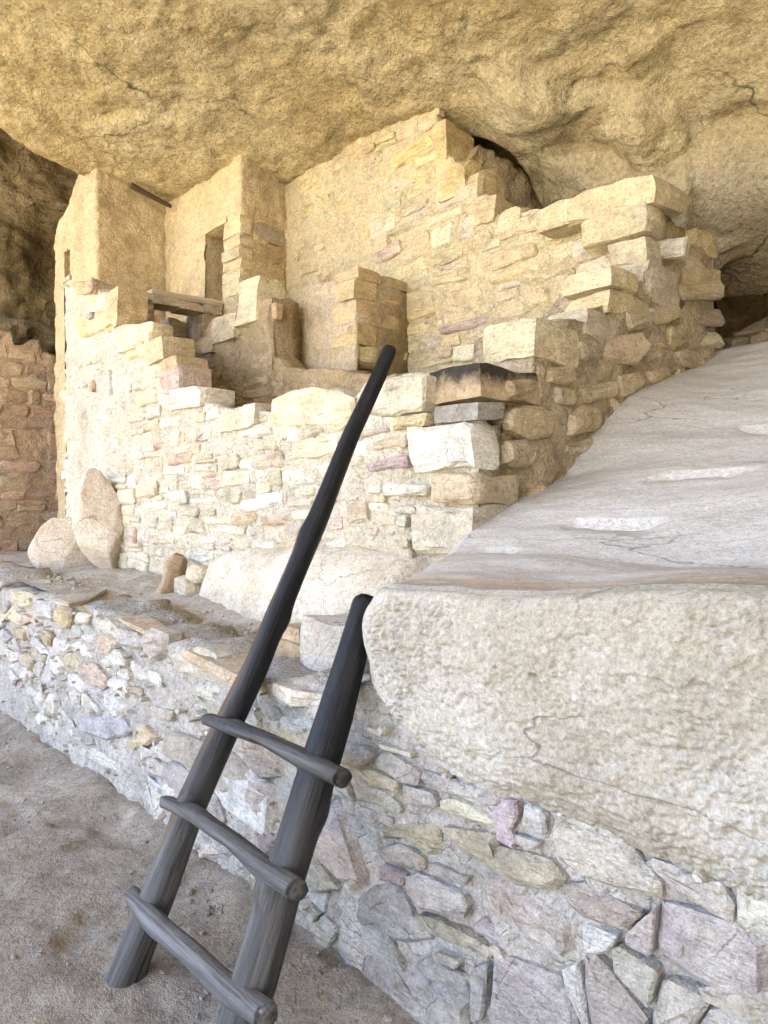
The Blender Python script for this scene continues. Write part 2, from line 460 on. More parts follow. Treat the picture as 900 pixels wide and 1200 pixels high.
def rows_layout(s0, s1, z0, z1, h, w, wob=0.25, split=0.12):
    out = []; z = z0
    def wavy(zb): 
        ph, a = rnd.uniform(0, 9), rnd.uniform(0.006, 0.02)
        return lambda s: zb + a * math.sin(s * 2.3 + ph) + a * 0.6 * math.sin(s * 5.1 + 2 * ph)
    lo = wavy(z)
    while z < z1:
        hh = rnd.uniform(*h); hi = wavy(z + hh); s = s0 - rnd.uniform(0, w[1]); edge = 0
        while s < s1:
            ww = rnd.uniform(*w) * (0.7 if rnd.random() < 0.25 else 1)
            e2 = rnd.gauss(0, wob * 0.16) * hh
            a, b = s, s + ww
            q = [(a - edge, lo(a)), (b - e2, lo(b)), (b + e2, hi(b)), (a + edge, hi(a))]
            if rnd.random() < split and hh > 0.09:
                k = rnd.uniform(0.35, 0.65)
                ml = tuple(q[0][i] + (q[3][i] - q[0][i]) * k for i in (0, 1)); mr = tuple(q[1][i] + (q[2][i] - q[1][i]) * (k + rnd.uniform(-.15, .15)) for i in (0, 1))
                out += [[q[0], q[1], mr, ml], [ml, mr, q[2], q[3]]]
            else: out.append(q)
            s = b; edge = e2
        z += hh; lo = hi
    return out
def clip_half(P, p, nrm):
    out = []; n = len(P)
    for i in range(n):
        a, b = P[i], P[(i + 1) % n]
        da = (a[0] - p[0]) * nrm[0] + (a[1] - p[1]) * nrm[1]; db = (b[0] - p[0]) * nrm[0] + (b[1] - p[1]) * nrm[1]
        if da <= 0: out.append(a)
        if (da < 0) != (db < 0) and abs(da - db) > 1e-12:
            t = da / (da - db); out.append((a[0] + (b[0] - a[0]) * t, a[1] + (b[1] - a[1]) * t))
    return out
def voro_layout(s0, s1, z0, z1, n, aspect=1.9):
    """rubble: cells wider than high; aspect squashes the distance"""
    pts = []
    tries = 0
    dmin = math.sqrt((s1 - s0) * (z1 - z0) * aspect / n) * 0.62
    while len(pts) < n and tries < n * 30:
        tries += 1
        p = (rnd.uniform(s0, s1), rnd.uniform(z0, z1) * aspect)
        k = rnd.uniform(0.55, 1.25)
        if all((p[0] - q[0]) ** 2 + (p[1] - q[1]) ** 2 > (dmin * k) ** 2 for q in pts): pts.append(p)
    A = np.array(pts); out = []
    for i, p in enumerate(pts):
        d = ((A - A[i]) ** 2).sum(1); near = np.argsort(d)[1:22]
        m = 0.5
        P = [(p[0] - m, p[1] - m), (p[0] + m, p[1] - m), (p[0] + m, p[1] + m), (p[0] - m, p[1] + m)]
        for j in near:
            q = pts[j]; P = clip_half(P, ((p[0] + q[0]) / 2, (p[1] + q[1]) / 2), (q[0] - p[0], q[1] - p[1]))
            if len(P) < 3: break
        if len(P) >= 3: out.append([(x, y / aspect) for x, y in P])
    return out

def core(parent, face, prof, zb, thick, color, mat=None, rough=0.016, recess=0.008, name='mortar', ds=0.03, seed=0, extra=None):
    """the mud-and-rubble body of a wall under a top profile [(s, z)...]"""
    prof = sorted(prof); S = np.array([p[0] for p in prof]); Z = np.array([p[1] for p in prof])
    S = S + np.arange(len(S)) * 1e-5
    C = max(4, int((S[-1] - S[0]) / ds)); s = np.linspace(S[0], S[-1], C)
    zt = np.interp(s, S, Z) + 0.02 * vnoise(np.stack([s * 9, s * 0, s * 0 + seed], 1), 5)
    R = max(6, int((zt.max() - zb) / ds)); t = np.linspace(0, 1, R)
    ss = np.repeat(s[None], R, 0); zz = zb + (zt[None] - zb) * t[:, None]
    wpt = np.stack([ss.ravel(), np.full(ss.size, face.c * 3.1 + seed), zz.ravel()], 1)
    out = -recess + rough * fbm(wpt * 5.5, 4, 3) + rough * 0.6 * fbm(wpt * 21, 3, 9)
    if extra is not None: out = out + extra(ss.ravel(), zz.ravel())
    out = out.reshape(R, C)
    rows_s, rows_z, rows_o = [ss], [zz], [out]
    for k, (dz, o) in enumerate(((0.0, -thick * 0.33), (0.0, -thick * 0.66), (-0.01, -thick))):
        nz = 0.03 * vnoise(np.stack([s * 11 + 3 * k, s * 0 + k, s * 0], 1), 8)
        rows_s.append(s[None]); rows_z.append((zt + dz + nz)[None]); rows_o.append(np.full((1, C), o))
    rows_s.append(s[None]); rows_z.append(np.full((1, C), zb)); rows_o.append(np.full((1, C), -thick))
    ss = np.concatenate(rows_s); zz = np.concatenate(rows_z); oo = np.concatenate(rows_o)
    # close the two ends
    mid = lambda a: np.repeat(a.mean(0, keepdims=True), a.shape[0], 0)
    P = np.stack([ss, face.c - oo, zz], -1) if face.axis == 'Y' else np.stack([face.c + oo, ss, zz], -1)
    e0 = np.repeat(P[:, :1].mean(0, keepdims=True), P.shape[0], 0); e1 = np.repeat(P[:, -1:].mean(0, keepdims=True), P.shape[0], 0)
    P = np.concatenate([e0, P, e1], 1)
    P = P - np.array(parent.location)[None, None]
    return link(name, grid_mesh(name, P, mat or MORTAR, smooth=True), parent, color=color)

def masonry(parent, face, cells, prof=None, zmin=-9, reserved=(), palette=((CREAM, 1),), proud=(0.0, 0.03), joint=(0.006, 0.014), keep=1.0, skip=(), limit=400, amp=0.03, smin=-99, smax=99, shrink=0.72):
    if prof:
        pr = sorted(prof); S = [p[0] for p in pr]; Z = [p[1] for p in pr]
    k = 0; placed = []
    for P in cells:
        c = centroid(P)
        if not (smin < c[0] < smax) or c[1] < zmin or rnd.random() > keep: continue
        zs = [p[1] for p in P]
        if prof:
            if c[0] < S[0] or c[0] > S[-1]: continue
            if c[1] + 0.32 * (max(zs) - min(zs)) > np.interp(c[0], S, Z): continue
        bad = False
        for Q in reserved:
            if inside(c, Q) or inside(centroid(Q), P): bad = True; break
            if any(inside((c[0] + (p[0] - c[0]) * shrink, c[1] + (p[1] - c[1]) * shrink), Q) for p in P): bad = True; break
        if bad or any(inside(c, Q) for Q in skip): continue
        k += 1
        if k > limit: break
        placed.append(P)
        stone(parent, face, P, rnd.uniform(*proud), pick(palette), rnd.uniform(*joint), amp)
    return placed

def rock_box(name, parent, lo, hi, color=None, mat=None, seg=5, rnd_r=0.12, amp=0.10, seed=1, shape=None, world_amp=None):
    """a quarried or weathered block: subdivided box, rounded and knocked about; origin at its middle"""
    lo, hi = Vector(lo), Vector(hi); c = (lo + hi) / 2; hs = (hi - lo) / 2
    V, F, key = [], [], {}
    def vid(p):
        k = tuple(round(x, 5) for x in p)
        if k not in key: key[k] = len(V); V.append(p)
        return key[k]
    L = [-1 + 2 * i / seg for i in range(seg + 1)]
    for ax in range(3):
        for sgn in (-1, 1):
            for i in range(seg):
                for j in range(seg):
                    q = []
                    for (a, b) in ((L[i], L[j]), (L[i + 1], L[j]), (L[i + 1], L[j + 1]), (L[i], L[j + 1])):
                        p = [0, 0, 0]; p[ax] = sgn; p[(ax + 1) % 3] = a; p[(ax + 2) % 3] = b
                        q.append(vid(tuple(p)))
                    F.append(q if sgn > 0 else q[::-1])
    A = np.array(V, float)
    sph = A / np.linalg.norm(A, axis=1, keepdims=True) * 1.25
    A = A * (1 - rnd_r) + sph * rnd_r
    W = A * np.array(hs)
    m = min(hs)
    wn_ = W + np.array(c) + seed * 3.7
    # skew, taper and knocked-off corners
    rr_ = random.Random(seed * 13 + 1)
    sk = [rr_.gauss(0, 0.06) for _ in range(6)]
    W = W + np.stack([W[:, 2] * sk[0] + W[:, 1] * sk[1] * 0.5, W[:, 2] * sk[2] + W[:, 0] * sk[3] * 0.5, W[:, 0] * sk[4] * 0.6 + W[:, 1] * sk[5] * 0.6], 1)
    edge = (np.abs(A) > 0.86).sum(1)
    chip = np.clip(fbm(wn_ * 4.0 + 2.2, 2, seed + 5), 0, 1) * np.array([0, 0.35, 1.0, 1.5])[edge]
    W = W * (1 - np.clip(chip[:, None] * m * 0.55 / np.maximum(np.array(hs), 1e-3), 0, 0.4))
    am = (world_amp if world_amp is not None else amp * m)
    W = W + np.stack([fbm(wn_ * 4 + 11 * k, 3, seed + k) for k in range(3)], 1) * am + np.stack([fbm(wn_ * 14 + 5 * k, 3, seed + 9 + k) for k in range(3)], 1) * am * 0.4
    if shape: W = shape(W)
    me = mesh_from(name, W, F, mat or STONE, smooth=False)
    pl = parent.location if parent else Vector((0, 0, 0))
    return link(name, me, parent, c - pl, color)

# ------------------------------------------------------------------ ground and sunlit land outside
def build_ground():
    xs = np.concatenate([np.linspace(-900, -30, 30), np.linspace(-28, -6.2, 24), np.arange(-6, 1.01, 0.022), np.linspace(1.2, 25, 20), np.linspace(30, 900, 28)])
    ys = np.concatenate([np.linspace(-900, -60, 30), np.linspace(-55, -2, 40), np.arange(-1.5, 3.2, 0.022), np.linspace(3.4, 12, 14), np.linspace(16, 900, 26)])
    X, Y = np.meshgrid(xs, ys)
    p = np.stack([X.ravel(), Y.ravel(), 0 * X.ravel()], 1)
    near = np.exp(-((X.ravel() + 2) ** 2 + (Y.ravel() - 1) ** 2) / 60)
    z = near * (0.020 * fbm(p * 2.2, 4, 1) + 0.012 * fbm(p * 11, 4, 2, 0.6) - 0.022 * sstep(0.18, 0.42, fbm(p * np.array([4.5, 3, 1]), 2, 6)) + 0.004 * fbm(p * 26, 3, 12))
    # foot of the wall: a little loose dirt banked against it
    d = 1.58 - Y.ravel()
    z = z + 0.05 * np.exp(-np.clip(d, 0, 9) ** 2 / 0.03) * (Y.ravel() < 1.75) * (X.ravel() > -9) * (X.ravel() < 2) * (0.5 + 0.5 * fbm(p * 3, 3, 4))
    far = np.clip(-Y.ravel() - 45, 0, None)
    z = z + 42 * sstep(0, 130, far) * (1 + 0.25 * fbm(p * 0.03, 4, 3)) + 0.6 * sstep(3, 60, -Y.ravel() - 8) * fbm(p * 0.12, 4, 8)
    me = grid_mesh('ground', np.stack([X.ravel(), Y.ravel(), z], 1).reshape(*X.shape, 3), DIRT)
    me.materials.append(OUTSIDE)
    cy = np.zeros(len(me.polygons) * 3); me.polygons.foreach_get('center', cy); cy = cy.reshape(-1, 3)
    mi = (cy[:, 1] < -3.0).astype(np.int32); me.polygons.foreach_set('material_index', mi)
    tag(link('ground', me), 'dusty grey-brown trodden dirt floor', kind='structure')
build_ground()

# ------------------------------------------------------------------ the alcove: ceiling, recess, back wall
def build_alcove():
    xs = np.concatenate([np.linspace(-60, -13, 40), np.arange(-12.8, -9, 0.1), np.arange(-9, -0.9, 0.024), np.linspace(-0.8, 12, 50), np.linspace(13, 60, 30)])
    ys = np.concatenate([np.linspace(-7.0, 1.0, 60), np.arange(1.04, 8.2, 0.026)])
    X, Y = np.meshgrid(xs, ys)
    x, y = X.ravel(), Y.ravel()
    z = 4.78 + 0.27 * (4.3 - y)
    z = z - 0.55 * sstep(4.7, 6.6, y) * sstep(-6.5, -4.0, x) - 0.25 * sstep(-4.5, -2.0, x) * sstep(3.5, 5.5, y)
    # higher recess past the lip on the left, low slot behind the lip at the right back
    lip = -7.86 + 0.10 * vnoise(np.stack([y * 1.7, y * 0, y * 0], 1), 4)
    z = z + 3.0 * sstep(0.0, 0.9, lip - x)
    lipy = 6.55 + 0.12 * vnoise(np.stack([x * 1.3, x * 0, x * 0], 1), 14)
    z = z + 1.1 * sstep(0.0, 0.45, y - lipy)
    z = z + 0.5 * sstep(4.68, 4.95, y) * sstep(-5.2, -4.6, x) * sstep(-3.55, -3.8, x)     # dark pocket behind the peak of the back wall
    p = np.stack([x, y, z * 0.5], 1)
    vis = np.exp(-(np.clip(-y, 0, 99)) ** 2 / 8)
    A_, B_ = on('Z', 680, 165, 4.4), on('Z', 905, 92, 4.5)
    dx_, dy_ = B_.x - A_.x, B_.y - A_.y; L_ = math.hypot(dx_, dy_)
    t_ = ((x - A_.x) * dx_ + (y - A_.y) * dy_) / L_; d_ = ((x - A_.x) * -dy_ + (y - A_.y) * dx_) / L_ + 0.10 * fbm(np.stack([x * 1.5, y * 1.5, x * 0], 1), 3, 19)
    slabm = sstep(0, 0.10, d_) * sstep(-0.5, 0.1, t_)
    z = z - 0.26 * slabm * (1 - sstep(5.5, 6.3, y))
    calm = 1 - 0.72 * sstep(0.02, 0.25, d_) * sstep(-0.5, 0.2, t_)
    vis = vis * calm
    z = z + vis * (0.16 * fbm(p * 0.55, 3, 21) + 0.065 * fbm(p * np.array([1.6, 2.4, 1]), 4, 22, 0.55))
    sc1 = fbm(p * np.array([3.2, 5.5, 1]), 3, 31)                         # scalloped spalls
    z = z + vis * 0.035 * np.clip(sc1, -0.3, 1) + vis * 0.022 * fbm(p * 9, 4, 33, 0.62)
    rgh = sstep(-0.1, 0.35, fbm(p * 0.8 + 7, 3, 37)) 
    z = z + vis * rgh * 0.032 * fbm(p * np.array([6.0, 9, 1]), 4, 35, 0.6, True)
    # exfoliation sheets: each edge is a step along a wandering line
    def sheet(x0, y0, x1, y1, h, wob, sd):
        dx, dy = x1 - x0, y1 - y0; L = math.hypot(dx, dy)
        t = ((x - x0) * dx + (y - y0) * dy) / L; d = ((x - x0) * -dy + (y - y0) * dx) / L
        d = d + wob * fbm(np.stack([t * 1.6, t * 0 + sd, t * 0], 1), 4, sd)
        win = sstep(0, 0.4, t) * (1 - sstep(L - 0.4, L, t))
        return h * win * sstep(0, 0.03, d) * np.exp(-np.clip(d, 0, 9) * 0.9)
    a, b, c = on('Z', 690, 55, 4.75), on('Z', 800, 0, 4.85), on('Z', 520, 55, 4.95)
    z = z - sheet(c.x, c.y, a.x, a.y, 0.13, 0.25, 3) - sheet(a.x, a.y, b.x, b.y, 0.16, 0.2, 5)
    a, b = on('Z', 560, 100, 4.6), on('Z', 900, 160, 4.3); z = z - sheet(a.x, a.y, b.x, b.y, 0.16, 0.35, 7)
    a, b = on('Z', 600, 200, 4.35), on('Z', 880, 210, 4.1); z = z - sheet(a.x, a.y, b.x, b.y, 0.2, 0.3, 9)
    a, b = on('Z', 690, 190, 4.25), on('Z', 760, 110, 4.4); z = z - sheet(a.x, a.y, b.x, b.y, 0.15, 0.2, 13)
    a, b = on('Z', 60, 150, 5.1), on('Z', 260, 110, 5.1); z = z - sheet(a.x, a.y, b.x, b.y, 0.05, 0.3, 11)
    H = np.stack([x, y, z], 1).reshape(*X.shape, 3)
    # back wall: fold down from the last row
    last = H[-1]; rows = [H]
    K = 60
    for k in range(1, K + 1):
        t = k / K
        zz = last[:, 2] * (1 - t) + -0.3 * t
        pp = np.stack([last[:, 0], np.full(len(last), 9.0), zz], 1)
        yy = 8.2 + 1.2 * math.sin(t * 1.5) + 0.5 * fbm(pp * np.array([0.6, 1, 1.1]), 4, 41) 
        rows.append(np.stack([last[:, 0], yy, zz], 1)[None])
    P = np.concatenate(rows, 0)
    # mouth brow: turn up from the first row so that the cliff goes on above the opening
    first = P[0]; brow = []
    for k in range(24, 0, -1):
        t = k / 24
        q = np.stack([first[:, 0], first[:, 1] * 0 + 5, first[:, 2] + 40 * t], 1)
        brow.append(np.stack([first[:, 0], -7.0 + 6.0 * t * t + 0.8 * fbm(q * 0.2, 3, 44), first[:, 2] + 40 * t], 1)[None])
    P = np.concatenate(brow + [P], 0)
    pale = np.zeros(P.shape[:2]); pale[24:24 + X.shape[0]] = slabm.reshape(X.shape)
    me = grid_mesh('alcove_ceiling', P, CEIL, attrs={'pale': pale})
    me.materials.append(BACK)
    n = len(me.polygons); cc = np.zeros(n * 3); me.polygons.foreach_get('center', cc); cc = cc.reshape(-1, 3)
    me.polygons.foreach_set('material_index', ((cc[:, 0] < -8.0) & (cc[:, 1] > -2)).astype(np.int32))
    tag(link('alcove_ceiling', me), 'overhanging ochre sandstone roof of the alcove', kind='structure')
    # end wall of the recess on the left, stained and ledged
    ys = np.linspace(-2, 9.5, 260); zs = np.linspace(-0.3, 8.6, 240)
    Y, Z = np.meshgrid(ys, zs); p = np.stack([Y.ravel() * 0 + 2, Y.ravel(), Z.ravel()], 1)
    band = fbm(p * np.array([1, 0.35, 1.5]), 4, 51)
    x = -11.4 + 0.55 * fbm(p * 0.45, 4, 52) + 0.45 * np.clip(band, -0.3, 0.5) + 0.10 * fbm(p * 2.6, 4, 53, 0.6) - 0.05 * (Z.ravel() - 3) + 0.06 * fbm(p * np.array([1, 3, 7]), 3, 54, 0.5, True)
    x = x + 0.9 * sstep(0, 0.4, 0.9 - np.hypot((Y.ravel() - 3.3) / 1.1, (Z.ravel() - 3.6) / 0.8))
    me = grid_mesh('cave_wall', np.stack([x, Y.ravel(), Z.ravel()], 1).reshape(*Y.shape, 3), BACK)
    tag(link('cave_wall', me), 'dark stained rock wall deep in the alcove', kind='structure')
    # unseen wall added right of the boulder to cut light from that side
    ys = np.linspace(-9, 9.5, 90); zs = np.linspace(-0.3, 9, 50)
    Y, Z = np.meshgrid(ys, zs); p = np.stack([Y.ravel() * 0 + 5, Y.ravel(), Z.ravel()], 1)
    x = 6.0 + 0.35 * (4 - Y.ravel()).clip(0, 20) * 0.5 + 0.6 * fbm(p * 0.4, 4, 58) + 0.1 * fbm(p * 2, 4, 59) - 0.12 * (Z.ravel() - 2)
    tag(link('added_shading_wall', grid_mesh('added_shading_wall', np.stack([x, Y.ravel(), Z.ravel()], 1).reshape(*Y.shape, 3)[:, ::-1], CEIL)), 'unseen rock wall added on the right to cut side light', kind='structure')
    # rubble floor that the ruins stand on, behind the low wall
    xs = np.concatenate([np.linspace(-13, -7.5, 40), np.arange(-7.4, -1.6, 0.028)]); ys = np.concatenate([np.arange(1.70, 2.75, 0.028), np.linspace(2.8, 9, 40)])
    X, Y = np.meshgrid(xs, ys); p = np.stack([X.ravel(), Y.ravel(), 0 * X.ravel()], 1)
    z = np.interp(X.ravel(), [-7, -5.5, -4, -2.8, -1.6], [0.97, 0.975, 0.93, 0.865, 0.86]) + 0.020 * fbm(p * 2.5, 4, 61) + 0.018 * fbm(p * 11, 4, 62, 0.6) + 0.05 * sstep(1.9, 2.5, Y.ravel()) * (X.ravel() < -2.6) - 0.05 * sstep(-6.3, -7.5, X.ravel())
    z = z + 0.02 * np.clip(fbm(p * 5, 3, 65), 0, 1)
    me = grid_mesh('ledge_floor', np.stack([X.ravel(), Y.ravel(), z], 1).reshape(*X.shape, 3), LEDGE)
    tag(link('ledge_floor', me), 'dusty ledge behind the low wall', kind='structure')
build_alcove()

# ------------------------------------------------------------------ big slanting boulder at the right
def build_boulder():
    YF = 1.53
    xs = np.concatenate([np.linspace(0, 1.75, 460), np.linspace(1.78, 2.9, 50)])         # distance from the left edge
    nl = len(xs)
    fr = np.linspace(0, 1, 175)                                                          # front face rows
    yt = np.concatenate([np.linspace(0, 0.35, 40)[1:], np.linspace(0.36, 4.3, 250)])
    zY = lambda y: np.interp(y, [1.5, 1.9, 2.25, 2.5, 2.8, 3.6, 4.55, 5.24, 5.6, 5.9], [1.30, 1.34, 1.39, 1.50, 1.63, 1.92, 2.38, 2.66, 2.72, 2.55])
    xl_y = lambda y: np.interp(y, [1.5, 1.6, 1.9, 2.25, 2.5, 3.0, 6], [-1.72, -1.76, -1.9, -2.06, -2.16, -2.40, -2.5])
    rows, zone, scuff = [], [], []
    lipz = lambda X: 1.285 + 0.095 * (X + 1.71) + 0.012 * np.sin(X * 7)
    zb = lambda X: np.interp(X, [-1.80, -1.70, -1.58, -1.42, -1.25, -0.5, 2], [1.02, 0.96, 0.90, 0.815, 0.79, 0.77, 0.77])
    for t in fr:
        X0 = -1.70 - 0.035 * math.sin(min(1, max(0, (t - 0.35) / 0.65)) * math.pi) + 0.02 * (1 - t)
        X = X0 + xs
        b, l = zb(X), lipz(X)
        Z = b + (l - b) * t
        r = 0.05
        k = np.clip((l - Z) / r, 0, 1)
        Yv = YF + r * (1 - np.sqrt(1 - (1 - k) ** 2)) + 0.04 * (1 - np.clip((X - X0) / 0.09, 0, 1)) ** 2 - 0.03 * np.sin(np.clip(t, 0, 1) * math.pi)
        Yv = Yv + 0.05 * np.clip(0.12 - t, 0, 1) / 0.12 * 0.6
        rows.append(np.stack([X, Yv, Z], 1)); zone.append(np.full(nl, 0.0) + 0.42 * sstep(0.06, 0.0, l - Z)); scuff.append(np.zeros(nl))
    for d in yt:
        Y = YF + 0.05 + d
        X0 = xl_y(Y); X = X0 + xs * (1 + 0.12 * min(1, d))
        Z = lipz(X) * 0 + zY(np.full(nl, Y)) + (lipz(X) - 1.30) * math.exp(-d * 1.1)
        Z = Z + 0.10 * (X + 1.8) * sstep(0.3, 2.0, d) * -0.2
        zL = np.interp(Y, [2.4, 2.8, 3.28, 3.5, 3.92, 4.55, 5.24], [0, 0, -0.045, 0.075, 0.105, 0.04, 0])
        Z = Z + zL * np.exp(-np.clip(X + 2.05, 0, 9) / 0.45) - 0.035 * np.exp(-((Y - 3.35) / 0.35) ** 2) + 0.03 * np.sin(Y * 3.1 + X * 2)*sstep(0.2, 0.8, d)
        zf = zY(Y); sc_ = np.zeros(nl)
        for (cx, cy, w, run) in ((-1.42, 2.62, 0.20, 0.13), (-1.27, 3.08, 0.23, 0.13), (-1.16, 3.68, 0.2, 0.14), (-1.75, 2.3, 0.12, 0.08)):
            nn = fbm(np.stack([X * 9, np.full(nl, Y * 9), X * 0], 1), 3, 91)
            mk = sstep(1.0, 0.55, np.abs(X - cx) / w + 0.45 * nn)
            cy = cy + 0.03 * float(nn.mean())
            if cy - run < Y < cy: Z = Z - mk * (zf - zY(cy - run)) * (0.75 + 0.25 * nn)
            if cy - 0.02 < Y < cy + 0.09: sc_ = np.maximum(sc_, mk * 0.3)
            if cy - run < Y <= cy - 0.02: sc_ = np.maximum(sc_, mk * 0.1)
        Z = Z - 0.10 * (1 - np.clip((X - X0) / 0.12, 0, 1)) ** 2
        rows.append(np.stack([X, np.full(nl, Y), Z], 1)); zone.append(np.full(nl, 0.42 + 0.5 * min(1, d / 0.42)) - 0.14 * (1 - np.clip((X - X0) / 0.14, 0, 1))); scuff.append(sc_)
    P = np.stack(rows); zone = np.stack(zone); scuff = np.stack(scuff)
    # left flank: from the top rows down to the ledge
    nF = len(fr)
    L = P[:, 0].copy(); cols = []
    for k in range(10, 0, -1):
        t = k / 10; q = L.copy()
        top_rows = np.arange(len(P)) >= nF - 1
        q[top_rows, 2] = L[top_rows, 2] * (1 - t) + 0.85 * t
        q[top_rows, 0] += 0.04 * t
        cols.append(q[:, None])
    P = np.concatenate(cols + [P], 1); zone = np.concatenate([zone[:, :1]] * 10 + [zone], 1); scuff = np.concatenate([scuff[:, :1] * 0] * 10 + [scuff], 1)
    f = P.reshape(-1, 3); zn = zone.ravel()
    frontw = sstep(0.45, 0.2, zn)
    # relief: dimpled, pocked face; smoother scraped top
    fw = f + 0.02 * np.stack([fbm(f * 14 + 3 * k, 2, 80 + k) for k in range(3)], 1)
    w1 = worley(fw * np.array([46, 46, 58]), 3); w2 = worley(fw * 88, 9)
    patch = 0.35 + 0.65 * sstep(-0.25, 0.15, fbm(f * 2.6, 3, 70))
    bed = fbm(f * np.array([1.2, 1.2, 11]), 3, 77)
    dimp = (0.5 - w1) * 0.027 * patch + (0.5 - w2) * 0.013 * patch + 0.030 * fbm(f * 3, 4, 71) + 0.010 * fbm(f * 24, 4, 72, 0.6) + 0.014 * np.clip(bed, -0.15, 0.25)
    holes = -0.03 * sstep(0.10, 0.03, worley(f * 4.4, 15))
    cols_ = np.arange(P.shape[1])[None].repeat(P.shape[0], 0).ravel()
    f[:, 1] -= frontw * (dimp + holes) * sstep(8, 40, cols_)
    topw = 1 - frontw
    f[:, 2] += topw * (0.030 * fbm(f * np.array([1.2, 2.2, 1]), 4, 73) + 0.006 * fbm(f * np.array([4, 7, 4]), 4, 74, 0.6))
    f[:, 0] -= (np.arange(P.shape[1])[None].repeat(P.shape[0], 0).ravel() < 14) * 0.02 * fbm(f * 6, 3, 76)
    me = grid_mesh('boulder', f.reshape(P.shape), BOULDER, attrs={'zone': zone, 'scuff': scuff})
    tag(link('boulder', me), 'huge pale boulder with pitted front and smooth slanting grey top with toeholds', 'boulder')
build_boulder()

